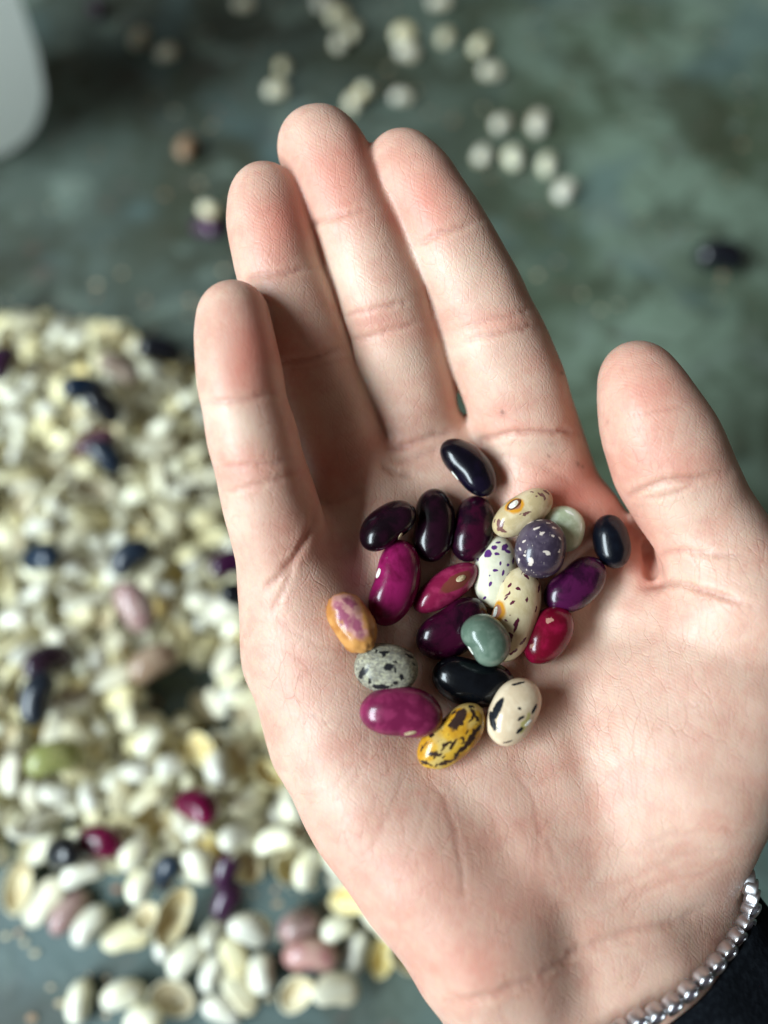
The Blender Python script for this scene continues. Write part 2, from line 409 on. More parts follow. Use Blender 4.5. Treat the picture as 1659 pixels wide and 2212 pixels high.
# fine skin relief: cracks along the fingers, diagonal lines on the heel, grain
fa = sk.attr('along')
g1 = sk.noise(sk.map(mmv, rot=(0, 0, math.radians(-24)), scale=(3.0, .42, 1.2)), 1.0, 4, .62)
g2 = sk.noise(sk.map(mmv, rot=(0, 0, math.radians(-62)), scale=(3.6, .26, 1.4)), 1.0, 4, .6)
rel = sk.mix(fa, g2, g1)
wn = sk.noise(mmv, .22, 1, .5, out='Color')
wv_ = sk.new('ShaderNodeVectorMath', operation='MULTIPLY_ADD'); sk.ln(wn, wv_.inputs[0]); wv_.inputs[1].default_value = (2.0, 2.0, 2.0); sk.ln(mmv, wv_.inputs[2])
e1 = sk.voro(sk.map(wv_.outputs[0], rot=(0, 0, .95), scale=(1.0, .28, .6)), .62, 'DISTANCE_TO_EDGE').outputs['Distance']
e2 = sk.voro(sk.map(wv_.outputs[0], rot=(0, 0, -.55), scale=(1.0, .35, .6)), .40, 'DISTANCE_TO_EDGE').outputs['Distance']
patch = sk.ramp(sk.noise(mmv, .11, 3, .6), .38, .62)
fine = sk.ramp(e1, 0, .06)
fold = sk.math('MAXIMUM', sk.math('MAXIMUM', sk.ramp(e2, 0, .035), sk.math('SUBTRACT', 1.0, patch)), fa)
wave = sk.new('ShaderNodeTexWave', wave_type='BANDS', bands_direction='X'); sk.ln(sk.map(wv_.outputs[0], rot=(0, 0, math.radians(-50))), wave.inputs['Vector'])
wave.inputs['Scale'].default_value = .48; wave.inputs['Distortion'].default_value = 1.5; wave.inputs['Detail'].default_value = 2; wave.inputs['Detail Scale'].default_value = .6
c = sk.mix(sk.math('MULTIPLY', sk.math('SUBTRACT', 1.0, fold), .16), c, (.46, .19, .13))
c = sk.mix(sk.math('MULTIPLY', sk.math('SUBTRACT', 1.0, fine), .05), c, (.50, .24, .17))
h1 = sk.bump(rel, .00009, .5)
h2 = sk.bump(fine, .000045, .5, h1)
h2b = sk.bump(fold, .00009, .5, h2)
h2c = sk.bump(wave.outputs['Fac'], .000021, .6, h2b)
h3 = sk.bump(sk.noise(mmv, 6.0, 3, .6), .00005, .5, h2c)
sk.set(Base_Color=c, Roughness=sk.ramp(mot2, .3, .7, .38, .52), Normal=h3, Subsurface_Weight=.45, Subsurface_Scale=.0042)
sk.b.inputs['Subsurface Radius'].default_value = (1.0, .30, .16)
sk.b.inputs['Specular IOR Level'].default_value = .42
me = mesh_np('person', (hv2 - hand_origin) * K, hf, sk.m)
attr(me, 'flush', flush); attr(me, 'crease', crease); attr(me, 'pale', pale); attr(me, 'speck', speck)
attr(me, 'along', np.clip((1000 - P2[:, 1]) / 200 + np.clip((P2[:, 0] - 1350) / 50, -1, 0) * 0, 0, 1))
MW = Matrix([[RW[0][i], RW[1][i], RW[2][i]] for i in range(3)]).to_4x4()      # camera axes as columns
# camera frame (x, y up, z away) is left-handed: mirror through the mesh itself
def cam_mesh_fix(me):
    n = len(me.vertices); a = np.empty(n * 3, np.float32); me.vertices.foreach_get('co', a); a = a.reshape(-1, 3)
    a = a @ RW.astype(np.float32)
    me.vertices.foreach_set('co', a.ravel()); me.update()
cam_mesh_fix(me)
nv = np.empty(len(me.polygons) * 3, np.float32)
person = link('person', me)
person.location = c2w(hand_origin).tolist()
# make sure faces look outward
me.polygons.foreach_get('normal', nv); nv = nv.reshape(-1, 3)
cen = np.empty(len(me.polygons) * 3, np.float32); me.polygons.foreach_get('center', cen)
gw = grad(w2c(cen.reshape(-1, 3)[:2000] + np.array(person.location, np.float32))) @ RW
if np.mean(np.einsum('ij,ij->i', gw, nv[:2000])) < 0: me.flip_normals()
tag(person, 'bare open hand, palm up with slightly cupped fingers, holding a handful of mixed beans', 'person')

# =================================================================== BEANS
def bean_shape(a, b, t, bend=.25, dent=.12, nu=30, nv_=40, point=0.0, egg=0.0, wr=0.0, seed=0, sq=.92, wscale=1.0):
    """a, b, t: half length, half width, half thickness; long axis x, hollow side -y"""
    V = []
    for i in range(1, nu):
        th = math.pi * i / nu
        cx = math.cos(th); x = math.copysign(abs(cx) ** (1 + .25 * point), cx)
        r = (1 - abs(x) ** 2.35) ** (.5 + .22 * point) * (1 + egg * x)
        for j in range(nv_):
            ps = 2 * math.pi * j / nv_
            cy, cz = math.cos(ps), math.sin(ps)
            y = r * cy; z = r * cz
            y += -bend * (x * x - .45)
            if cy < 0: y += dent * math.exp(-(x / .38) ** 2) * abs(cy) ** 1.5 * 1.6
            V.append((a * x, b * y, t * z))
    V = [(a, -b * bend * .55, 0)] + V + [(-a, -b * bend * .55, 0)]
    F4 = []; F3 = []
    n = nu - 1
    for i in range(n - 1):
        for j in range(nv_):
            p = 1 + i * nv_; k = (j + 1) % nv_
            F4.append((p + j, p + nv_ + j, p + nv_ + k, p + k))
    for j in range(nv_):
        k = (j + 1) % nv_
        F3.append((0, 1 + j, 1 + k)); e = 1 + (n - 1) * nv_
        F3.append((len(V) - 1, e + k, e + j))
    V = np.array(V)
    sd = Vector((seed * 3.7, seed * 1.3, seed * .7))
    N_ = V / np.array([a * a, b * b, t * t]); N_ /= np.linalg.norm(N_, axis=1, keepdims=True) + 1e-12
    d = np.array([.045 * mnoise.noise(Vector((v / a * 1.1).tolist()) + sd) + wr * (abs(mnoise.noise(Vector((v / a * np.array([3.2, 4.6, 4.6]) * wscale).tolist()) + sd)) - .2) for v in V])
    V = V + N_ * (d * b)[:, None]
    return V, F4, F3
def mesh_mixed(name, V, faces, mat):
    me = bpy.data.meshes.new(name); me.from_pydata([tuple(v) for v in V], [], faces)
    me.polygons.foreach_set('use_smooth', np.ones(len(me.polygons), bool)); me.update()
    if mat: me.materials.append(mat)
    return me

def zp(x, y): return 675.1 + .4395 * x, 918.1 + .4395 * y      # close-up pixels -> picture pixels
UPC = np.array([0, PC, -PS])                                    # out of the palm, in camera axes
hil_white = N('hilum_white'); o = hil_white.obj()
hil_white.set(Base_Color=hil_white.mix(hil_white.ramp(hil_white.noise(o, 2500, 3), .4, .65), (.82, .84, .78), (.55, .50, .40)), Roughness=.45)
hil_tan = N('hilum_tan'); o = hil_tan.obj()
hil_tan.set(Base_Color=hil_tan.mix(hil_tan.ramp(hil_tan.noise(o, 2200, 3), .4, .65), (.55, .45, .28), (.30, .20, .10)), Roughness=.5)
hil_rim = N('hilum_rim'); hil_rim.set(Base_Color=(.13, .045, .02), Roughness=.3)

def glossy(name, dark, light, mscale=1.6, rough=.22, bumpd=.00006, coat=.5, low=.42, high=.62, sss=.0):
    m = N(name)
    return m, dict(dark=dark, light=light, mscale=mscale, rough=rough, bumpd=bumpd, coat=coat, low=low, high=high, sss=sss)

placed = []      # (centre, axes rows, half sizes)
def ellip_pen(P, cen, A, hs):
    q = (P - cen) @ A.T / hs
    r = np.linalg.norm(q, axis=1)
    return (1 - r) * hs.min()
def spot_nodes(m, vec, items, a, noise_amt=.12, nscale=3.5, soft=0):
    """items: (local centre, local direction, half length, half width) in bean half lengths; returns a 0-1 mask"""
    nz = m.noise(vec, nscale, 2, .6, out='Color')
    v = m.new('ShaderNodeVectorMath', operation='SUBTRACT'); m.ln(nz, v.inputs[0]); v.inputs[1].default_value = (.5, .5, .5)
    v2 = m.new('ShaderNodeVectorMath', operation='SCALE'); m.ln(v.outputs[0], v2.inputs[0]); v2.inputs['Scale'].default_value = noise_amt
    v3 = m.new('ShaderNodeVectorMath', operation='ADD'); m.ln(vec, v3.inputs[0]); m.ln(v2.outputs[0], v3.inputs[1])
    best = None
    for c, d, hl, hw in items:
        R = Vector(d).to_track_quat('X', 'Z').to_euler()
        q = m.map(v3.outputs[0], loc=tuple(c), rot=tuple(R), scale=(hl, hw, hw * 1.6), typ='TEXTURE')
        l = m.new('ShaderNodeVectorMath', operation='LENGTH'); m.ln(q, l.inputs[0])
        best = l.outputs['Value'] if best is None else m.math('MINIMUM', best, l.outputs['Value'])
    return m.ramp(best, 1.14 + soft, .88 - soft)

def make_bean(label, x, y, ang, L, W, T=.78, bend=.25, dent=.12, side=1, roll=0, tilt=0, mat=None, hil=None, hilm=None, rim=False, spots=None,
              pen=.5, lift=0, name='bean', **kw):
    px, py = zp(x, y)
    phi = math.radians(ang)
    d = np.array([math.cos(phi), math.sin(phi), 0.]); d[2] = d[1] * PC / PS - math.tan(math.radians(tilt)) * 1.0
    pl = np.hypot(d[0], d[1]); A = d / np.linalg.norm(d)
    up = UPC - (UPC @ A) * A; up /= np.linalg.norm(up)
    sd = -np.cross(A, up) * side
    r = math.radians(roll)
    ydir = -(math.cos(r) * sd + math.sin(r) * up); zdir = np.cross(A, ydir)
    R = np.stack([A, ydir, zdir])                    # rows
    stretch = np.linalg.norm(d) / pl
    bend *= .42; dent *= .6; W *= 1.025 * (1 + dent * .8) / math.hypot(math.cos(math.radians(roll)), T * math.sin(math.radians(roll)))
    V1, F4, F3 = bean_shape(1, W / L, T * W / L, bend, dent, seed=len(placed) + 1, **kw)
    Vu = V1 @ R                                      # unit bean in camera axes
    lo_z = None
    for z in np.arange(112, 175, .25):
        cen = pt(px, py, z); s = L / 2 * .4395 * z / FPX * (1 + .35 * (stretch - 1))
        P = Vu[::5] * s + cen
        bad = (sample(hand, P) < -pen).any()
        if not bad:
            for (c2, A2, h2) in placed:
                if np.linalg.norm(c2 - cen) < h2[0] + s and ellip_pen(P, c2, A2, h2).max() > pen: bad = True; break
        if bad: break
        lo_z = z
    z = lo_z if lo_z else 140
    z -= lift
    cen = pt(px, py, z); s = L / 2 * .4395 * z / FPX * (1 + .35 * (stretch - 1))
    hs = np.array([s, s * W / L, s * T * W / L])
    placed.append((cen, R, hs * .97))
    V = V1 * s
    # world matrix, columns = bean axes
    Rw = np.stack([RW.T @ R[0], RW.T @ R[1], RW.T @ R[2]], 1)
    det = np.linalg.det(Rw)
    Vm = V.copy()
    if det < 0: Rw[:, 2] *= -1; Vm[:, 2] *= -1
    faces = F4 + F3
    mm = mesh_mixed(name, Vm * K, faces, None)
    bpy_fix_normals(mm)
    ob = link(name, mm)
    M = Matrix(Rw.tolist()).to_4x4(); M.translation = Vector(c2w(cen).tolist()); ob.matrix_world = M
    # local lookup of a close-up pixel on the visible side
    Pc = V @ R + cen
    nn = (V / np.array([1, (W / L) ** 2, (T * W / L) ** 2])); nn /= np.linalg.norm(nn, axis=1, keepdims=True) + 1e-9
    nc = nn @ R
    fc = np.einsum('ij,ij->i', nc, -Pc / np.linalg.norm(Pc, axis=1, keepdims=True))
    Q = np.stack([CX + Pc[:, 0] / Pc[:, 2] * FPX, CY - Pc[:, 1] / Pc[:, 2] * FPX], -1)
    def find(zx, zy):
        q = np.array(zp(zx, zy)); dd = np.linalg.norm(Q - q, axis=1) + np.where(fc < .02, 500, 0)
        w = np.argsort(dd)[:3]; ww = 1 / (dd[w] + .5); ww /= ww.sum()
        return (Vm[w] * ww[:, None]).sum(0), w[0]
    # material
    m, p = mat
    o = m.obj(); vec = m.map(o, scale=(1 / (s * K),) * 3)
    nz = m.noise(vec, p['mscale'], 4, .6, .3)
    col = m.mix(m.ramp(nz, p['low'], p['high']), p['dark'], p['light'])
    if spots: col = spots(m, vec, col, find, s, Vm)
    nb = m.noise(m.map(vec, scale=(1, 1.5, 1.5)), 9, 3, .6)
    bm = m.bump(nb, p['bumpd'] * 1.3, .6, m.bump(m.noise(vec, 40, 2, .5), p['bumpd'] * .5, .5))
    m.set(Base_Color=col, Roughness=p['rough'] + .05, Normal=bm)
    m.b.inputs['Coat Weight'].default_value = min(1, p['coat'] * 1.15); m.b.inputs['Coat Roughness'].default_value = .155; m.b.inputs['Specular IOR Level'].default_value = .12
    if p['sss']:
        m.b.inputs['Subsurface Weight'].default_value = p['sss']; m.b.inputs['Subsurface Scale'].default_value = .0012
        m.b.inputs['Subsurface Radius'].default_value = (1, .7, .5)
    mm.materials.append(m.m)
    tag(ob, label, 'bean', 'mixed dried beans in the palm')
    if hil:
        hx, hy, hl, hw = hil[:4]; da = math.radians(hil[4])
        p0, i0 = find(hx, hy)
        p1, _ = find(hx + hl * 1.2 * math.cos(da), hy - hl * 1.2 * math.sin(da))
        nl = nn[i0].copy();
        if det < 0: nl[2] *= -1
        Zd = Vector(nl.tolist()).normalized(); Xd = Vector((p1 - p0).tolist()); Xd = (Xd - Zd * Xd.dot(Zd))
        if Xd.length < 1e-6: Xd = Vector((1, 0, 0)) - Zd * Zd.x
        Xd.normalize(); Yd = Zd.cross(Xd)
        sc = .4395 * z / FPX * K
        VV, f4, f3 = bean_shape(hl * sc, hw * sc, hw * sc * .34, 0, 0, nu=12, nv_=18)
        VV[:, 2] -= np.where(VV[:, 2] > 0, .10 * hw * sc * np.exp(-(VV[:, 1] / (.35 * hw * sc)) ** 2), 0)
        hm = mesh_mixed('hilum', VV, f4 + f3, (hilm or hil_white).m); bpy_fix_normals(hm)
        H = Matrix((Xd, Yd, Zd)).transposed().to_4x4(); H.translation = Vector((p0 * K).tolist()) + Zd * (hw * sc * .05)
        link('hilum', hm, ob, H)
        if rim:
            VR = []; FR = []; nR, nS = 28, 8
            for i in range(nR):
                a_ = 2 * math.pi * i / nR
                for j in range(nS):
                    b_ = 2 * math.pi * j / nS; q = 1 + .22 * math.cos(b_)
                    VR.append((hl * sc * 1.1 * q * math.cos(a_), hw * sc * (1.2 + .25 * math.cos(b_)) * math.sin(a_), hw * sc * .18 * math.sin(b_)))
            for i in range(nR):
                for j in range(nS): FR.append((i * nS + j, (i + 1) % nR * nS + j, (i + 1) % nR * nS + (j + 1) % nS, i * nS + (j + 1) % nS))
            rm = mesh_mixed('hilum_rim', VR, FR, hil_rim.m); bpy_fix_normals(rm)
            link('hilum_rim', rm, ob, H)
    ob['_find'] = 0; del ob['_find']
    return ob, find, s
def bpy_fix_normals(me):
    import bmesh
    bm = bmesh.new(); bm.from_mesh(me); bmesh.ops.recalc_face_normals(bm, faces=bm.faces); bm.to_mesh(me); bm.free()

def strokes(rows, colr, **kw):
    """rows: (x, y, angle, half length, half width) in close-up px"""
    def f(m, vec, col, find, s, V):
        items = []
        for x, y, an, hl, hw in rows:
            c0, _ = find(x, y); da = math.radians(an)
            c1, _ = find(x + 14 * math.cos(da), y - 14 * math.sin(da)); c2, _ = find(x - 14 * math.cos(da), y + 14 * math.sin(da))
            d = c1 - c2
            if np.linalg.norm(d) < 1e-6: d = np.array([1, 0, 0.])
            u = .4395 * 150 / FPX / s
            items.append(((c0 / s).tolist(), (d / np.linalg.norm(d)).tolist(), hl * u, hw * u))
        return m.mix(spot_nodes(m, vec, items, 1, **kw), col, colr)
    return f
def eye(x, y, r1, r2):
    """warm ring of colour round the hilum"""
    def f(m, vec, col, find, s, V):
        c0, _ = find(x, y); u = .4395 * 150 / FPX / s
        v = m.new('ShaderNodeVectorMath', operation='DISTANCE'); m.ln(vec, v.inputs[0]); v.inputs[1].default_value = tuple((c0 / s).tolist())
        nz = m.noise(vec, 3.0, 2); dd = m.math('ADD', v.outputs['Value'], m.math('MULTIPLY', m.math('SUBTRACT', nz, .5), .16))
        col = m.mix(m.ramp(dd, r2 * u * 1.15, r2 * u * .85), col, (.62, .27, .02))
        return m.mix(m.ramp(dd, r1 * u * 1.2, r1 * u * .8), col, (.36, .15, .10))
    return f
def both(*fs):
    def f(m, vec, col, find, s, V):
        for g in fs: col = g(m, vec, col, find, s, V)
        return col
    return f
def flecks(colr, scale, lo, hi, stretch=(1, 1, 1), amount=1.0, detail=1):
    def f(m, vec, col, find, s, V):
        q = m.noise(vec, 2.2, 2, .5, out='Color'); w = m.new('ShaderNodeVectorMath', operation='MULTIPLY_ADD')
        m.ln(q, w.inputs[0]); w.inputs[1].default_value = (.25, .25, .25); m.ln(vec, w.inputs[2])
        n = m.noise(m.map(w.outputs[0], scale=stretch), scale, detail, .55)
        return m.mix(m.math('MULTIPLY', m.ramp(n, lo, hi), amount), col, colr)
    return f

PURP = dict(dark=(.004, .001, .003), light=(.014, .002, .008))
B = []
def bean(*a, **k): r = make_bean(*a, **k); B.append(r); return r
# lower layer first
bean('pale green flat bean under the edge of the grey-purple speckled bean', 1232, 512, 70, 232, 205, T=.5, bend=.02, dent=0, pen=.8,
     mat=glossy('pale_bean', (.44, .50, .33), (.60, .66, .50), 1.4, rough=.3, sss=.2), spots=strokes([(1262, 430, -30, 26, 7), (1318, 500, 80, 20, 5)], (.8, .82, .72)))
bean('dark wine purple bean half hidden under the small magenta bean and the green bean', 690, 1000, 32, 395, 225, T=.72, bend=.2, roll=20, side=-1, pen=.8,
     mat=glossy('wine_bean', (.007, .001, .005), (.036, .002, .015), 1.2, rough=.2))
bean('white bean with violet flecks, wedged beside the grey-purple speckled bean', 900, 722, 84, 360, 200, T=.8, bend=.1, dent=.03, side=1, pen=.9,
     mat=glossy('white_fleck_bean', (.60, .57, .43), (.70, .67, .53), 1.5, rough=.25, sss=.15),
     spots=strokes([(862, 635, 75, 22, 17), (895, 603, 10, 15, 11), (945, 600, 60, 26, 12), (958, 622, -20, 18, 10), (817, 640, 78, 48, 6), (907, 632, 0, 11, 7), (912, 575, 5, 12, 7), (922, 680, 80, 10, 7), (898, 716, 0, 12, 7), (937, 726, 80, 14, 6), (875, 782, 60, 13, 9), (958, 690, 20, 9, 8), (880, 556, 30, 14, 5), (845, 850, 30, 12, 6), (985, 668, 80, 18, 7), (868, 742, 40, 5, 4)], (.085, .022, .14), noise_amt=.10, nscale=6))
bean('large glossy black bean lying below the green bean', 790, 1258, -9, 408, 222, T=.75, bend=.18, side=-1, roll=10, pen=.8,
     mat=glossy('black_bean', (.0012, .0018, .003), (.003, .004, .006), 1.5, rough=.22))
bean('dark purple bean at the far left of the top row, with a tan scar', 368, 494, 38, 318, 182, bend=.22, side=1, roll=35, pen=.6, mat=glossy('dark_purple_bean', **PURP), hil=(436, 538, 22, 11, 60), hilm=hil_tan)
bean('dark purple bean standing upright in the middle of the top row', 594, 492, 84, 362, 194, bend=.12, side=-1, pen=.7, mat=glossy('dark_purple_bean', **PURP))
bean('dark wine bean tucked below the black bean nearest the fingers', 785, 510, 76, 335, 196, bend=.15, side=-1, pen=.8, mat=glossy('wine_bean', (.008, .0015, .006), (.034, .002, .013), rough=.2))
bean('mottled grey bean with black specks, egg shaped, left side of the pile', 362, 1194, -8, 318, 236, T=.85, bend=.04, dent=0, pen=.6,
     mat=glossy('grey_speckled_bean', (.20, .18, .13), (.38, .36, .27), 7, rough=.42, coat=.15, low=.35, high=.65),
     spots=both(flecks((.12, .115, .11), 9, .48, .58, (1, 2.2, 2.2), .7, 3), flecks((.014, .013, .014), 4.2, .64, .67, (1, 1.5, 1.5), 1, 2), flecks((.55, .53, .36), 4, .60, .66, (1, 1.6, 1.6), .5),
                strokes([(372, 1192, 15, 22, 17), (240, 1220, 70, 34, 13), (262, 1215, 60, 22, 7), (282, 1258, 65, 18, 9), (325, 1286, 0, 34, 11), (405, 1268, 30, 10, 9), (355, 1118, 0, 26, 8), (350, 1130, 80, 12, 7), (438, 1238, -60, 14, 10), (407, 1208, -70, 14, 6), (478, 1135, -25, 30, 7), (315, 1112, 30, 9, 7), (470, 1110, -20, 20, 6), (497, 1175, -20, 12, 5), (405, 1165, -20, 10, 6), (230, 1270, -50, 18, 7), (420, 1085, 0, 10, 4), (360, 1290, 10, 40, 6)], (.013, .012, .014), noise_amt=.16, nscale=7)))
bean('orange and pink wrinkled bean, leftmost in the hand', 193, 972, -56, 320, 196, T=.8, bend=.05, dent=.02, wr=.12, pen=.5,
     mat=glossy('orange_pink_bean', (.40, .155, .035), (.55, .26, .075), 1.5, rough=.33, coat=.3),
     spots=both(strokes([(160, 880, -50, 75, 52), (205, 970, -55, 80, 40)], (.50, .25, .22), noise_amt=.45, nscale=3, soft=.3), strokes([(150, 935, -60, 70, 22), (215, 985, -60, 52, 24), (180, 870, -30, 35, 22)], (.30, .08, .13), noise_amt=.6, nscale=5, soft=.35)))
bean('large magenta bean standing tall at the left, white scar on its edge', 400, 776, 74, 432, 216, T=.78, bend=.22, dent=.14, side=-1, roll=15, pen=.8, mat=glossy('magenta_bean', (.13, .004, .038), (.25, .010, .085), 1.3, rough=.2), hil=(326, 735, 30, 14, 76))
bean('purple bean lying between the small black bean and the crimson bean', 1292, 785, 38, 350, 196, T=.8, bend=.12, side=-1, pen=.7, mat=glossy('violet_bean', (.020, .002, .015), (.058, .005, .038), 1.6, rough=.2))
bean('small blue-black bean, rightmost in the hand, beside the thumb crease', 1470, 571, 98, 264, 172, T=.85, bend=.04, dent=0, pen=.5, mat=glossy('black_bean', (.0012, .002, .005), (.003, .005, .010), 1.5, rough=.26))
bean('magenta bean lying sideways at the lower left, tan scar at its bottom edge', 437, 1414, -5, 412, 234, T=.78, bend=.14, dent=.06, side=1, pen=.7, mat=glossy('plum_bean', (.13, .009, .042), (.205, .020, .070), 3.0, rough=.24), hil=(484, 1516, 32, 12, 12), hilm=hil_tan)
bean('crimson bean with two small chips, at the right of the pile', 1158, 1030, 54, 325, 208, T=.85, bend=.03, dent=0, point=.55, pen=.6, mat=glossy('crimson_bean', (.12, .002, .012), (.22, .004, .030), 1.2, rough=.2),
     spots=strokes([(1165, 958, 20, 19, 12), (1080, 1086, 60, 14, 9)], (.40, .20, .15), noise_amt=.2, nscale=9))
bean('beige bean with one long black bar and a few dashes, bottom right in the palm', 988, 1409, 60, 345, 222, T=.82, bend=.08, dent=.03, side=1, pen=.5,
     mat=glossy('beige_bean', (.56, .43, .29), (.67, .54, .38), 1.2, rough=.2, sss=.12), hil=(1062, 1462, 26, 8, 50),
     spots=both(strokes([(1045, 1465, 55, 48, 16)], (.42, .36, .14), noise_amt=.2), strokes([(905, 1400, 62, 60, 17), (884, 1455, 98, 48, 14), (1010, 1270, 18, 36, 6), (1018, 1396, 0, 8, 8), (1025, 1440, 35, 20, 7), (1090, 1395, 65, 26, 9), (1020, 1500, 45, 20, 9), (914, 1492, 0, 6, 6), (857, 1412, 75, 13, 5), (960, 1557, 15, 26, 4)], (.010, .012, .016), noise_amt=.07, nscale=8)))
bean('yellow bean blotched with dark brown, lowest in the pile', 684, 1530, 40, 400, 200, T=.8, bend=.30, dent=.10, side=-1, roll=10, wr=.05, wscale=.6, pen=.5,
     mat=glossy('yellow_bean', (.46, .21, .012), (.62, .36, .04), 1.5, rough=.2),
     spots=both(flecks((.50, .42, .20), 1.6, .56, .66, (1, 1, 1), .5), flecks((.035, .018, .012), 5.5, .60, .63, (.8, 1.5, 1.5), 1, 1),
                strokes([(720, 1450, 60, 60, 22), (705, 1470, 10, 38, 16), (790, 1520, 55, 55, 14), (740, 1590, 40, 60, 12), (600, 1620, 8, 34, 10), (655, 1660, 20, 45, 9), (560, 1660, -15, 40, 7), (545, 1580, 50, 30, 6), (800, 1430, -60, 40, 9)], (.035, .018, .014), noise_amt=.24, nscale=6)))
# upper layer
bean('black bean with a blue sheen, nearest the fingers, white scar at its lower left', 768, 206, -48, 345, 178, T=.8, bend=.30, dent=.14, side=1, roll=20, pen=.5, mat=glossy('blue_black_bean', (.002, .0016, .005), (.005, .003, .011), 1.5, rough=.22), hil=(688, 256, 30, 14, -52))
bean('cream bean with brown flecks and an orange-rimmed eye, top right of the pile', 1032, 432, 33, 342, 168, T=.9, bend=.10, dent=.06, side=-1, roll=60, pen=.7,
     mat=glossy('cream_bean', (.48, .37, .20), (.62, .50, .31), 1.5, rough=.25, sss=.12), hil=(990, 392, 30, 16, 38), rim=True,
     spots=both(eye(992, 392, 30, 46), strokes([(925, 500, 62, 30, 9), (935, 518, -35, 28, 9), (1045, 437, 15, 30, 6), (912, 480, 80, 24, 6), (1130, 345, -35, 26, 7), (1150, 330, -30, 22, 6), (1100, 350, -20, 8, 5), (1140, 365, 0, 6, 5), (898, 470, 70, 12, 4), (1080, 330, 0, 7, 4)], (.17, .075, .065), noise_amt=.15, nscale=6)))
bean('roundish grey-purple bean sprinkled with small cream specks, dent in its middle', 1122, 606, 78, 292, 240, T=.85, bend=.02, dent=0, wr=.03, wscale=.5, pen=.8,
     mat=glossy('grey_purple_bean', (.035, .024, .042), (.080, .060, .085), 1.4, rough=.24),
     spots=both(flecks((.50, .42, .36), 8, .68, .71, (.7, 1.4, 1.4), 1, 2), strokes([(1072, 672, 80, 22, 12), (1155, 628, -30, 18, 9), (1130, 533, 25, 14, 6), (1185, 545, 0, 9, 6), (1100, 508, 15, 22, 5), (1020, 610, -20, 10, 6), (1160, 485, 0, 10, 4), (1070, 480, 25, 20, 5), (1015, 665, 80, 18, 5), (1040, 575, 10, 10, 5), (1115, 470, 5, 16, 5), (1190, 505, -15, 12, 5), (1215, 560, -50, 9, 5), (1215, 620, 70, 10, 4), (1045, 640, 10, 7, 5)], (.56, .47, .41), noise_amt=.15, nscale=9)))
bean('long cream bean with maroon spots and an orange eye, in the middle of the pile', 992, 930, 72, 480, 220, T=.8, bend=.20, dent=.10, side=-1, roll=25, pen=1.2,
     mat=glossy('maroon_spotted_bean', (.57, .46, .26), (.69, .58, .37), 1.5, rough=.22, sss=.12), hil=(900, 912, 30, 15, 66), rim=False,
     spots=both(eye(898, 912, 36, 58), strokes([(1048, 707, 30, 22, 6), (1040, 722, 55, 22, 6), (1095, 745, -60, 40, 9), (1110, 800, 85, 40, 9), (1052, 748, -45, 15, 7), (1008, 803, 20, 10, 9), (975, 790, 50, 16, 5), (962, 832, 55, 22, 4), (980, 873, 25, 16, 7), (950, 850, 45, 14, 4), (1056, 858, 75, 13, 6), (1000, 970, 75, 26, 12), (1000, 995, 60, 22, 10), (955, 960, 30, 6, 6), (968, 1050, 80, 24, 16), (990, 1110, 45, 25, 8), (935, 760, 60, 20, 4), (950, 720, 60, 14, 4), (1095, 905, 80, 16, 5), (1040, 1060, 50, 22, 8), (950, 1120, 30, 18, 8), (970, 935, 20, 4, 4)], (.10, .015, .035), noise_amt=.13, nscale=7)))
bean('smaller bright magenta bean with a tan scar, in the middle of the pile', 655, 800, 34, 372, 156, T=.95, bend=.10, dent=.04, side=1, roll=60, point=.35, pen=.7, mat=glossy('rose_bean', (.18, .008, .040), (.30, .024, .080), 1.3, rough=.2), hil=(730, 752, 27, 14, 28), hilm=hil_tan, spots=strokes([(715, 762, 32, 100, 26)], (.15, .035, .025), noise_amt=.25, nscale=2))
bean('grey-green kidney bean resting on the black bean, white scar at its left', 850, 1056, -54, 268, 200, T=.9, bend=.2, dent=.14, side=1, roll=5, pen=.9, mat=glossy('green_bean', (.085, .130, .095), (.140, .190, .145), 1.6, rough=.2), hil=(764, 1104, 34, 12, -58))
del palm

# =================================================================== BRACELET AND SLEEVE
silver = N('silver'); silver.set(Base_Color=(.60, .60, .62), Metallic=1.0, Roughness=.32)
gem = N('clear_stone'); gem.set(Base_Color=(.50, .44, .54), Roughness=.08, IOR=1.9); gem.b.inputs['Transmission Weight'].default_value = .55
def z4(x, y): return 1188 + .2839 * x, 1782 + .2839 * y
BR = [(1530, 405), (1556, 482), (1568, 560), (1552, 655), (1513, 770), (1446, 876), (1371, 982), (1286, 1082), (1187, 1185), (1073, 1290), (953, 1388), (823, 1462), (688, 1512), (560, 1590), (430, 1660), (300, 1740)]
origin_b = pt(*z4(1073, 1290), 118)
br = bpy.data.objects.new('bracelet', None); COL.objects.link(br); br.location = c2w(origin_b).tolist()
tag(br, 'silver tennis bracelet of round bezel-set clear stones worn round the wrist', 'bracelet')
def frame(zd):
    z = Vector(zd).normalized(); x = z.orthogonal().normalized(); y = z.cross(x)
    return Matrix((x, y, z)).transposed().to_4x4()
def lathe(name, prof, n, mat, smooth=True):
    V = []; F = []
    for r, z in prof:
        for i in range(n): a = 2 * math.pi * i / n; V.append((r * math.cos(a), r * math.sin(a), z))
    for k in range(len(prof) - 1):
        for i in range(n): j = (i + 1) % n; F.append((k * n + i, k * n + j, (k + 1) * n + j, (k + 1) * n + i))
    me = bpy.data.meshes.new(name); me.from_pydata(V, [], F)
    me.polygons.foreach_set('use_smooth', np.full(len(F), smooth)); me.update(); me.materials.append(mat)
    bpy_fix_normals(me); return me
rb = 1.75 * K
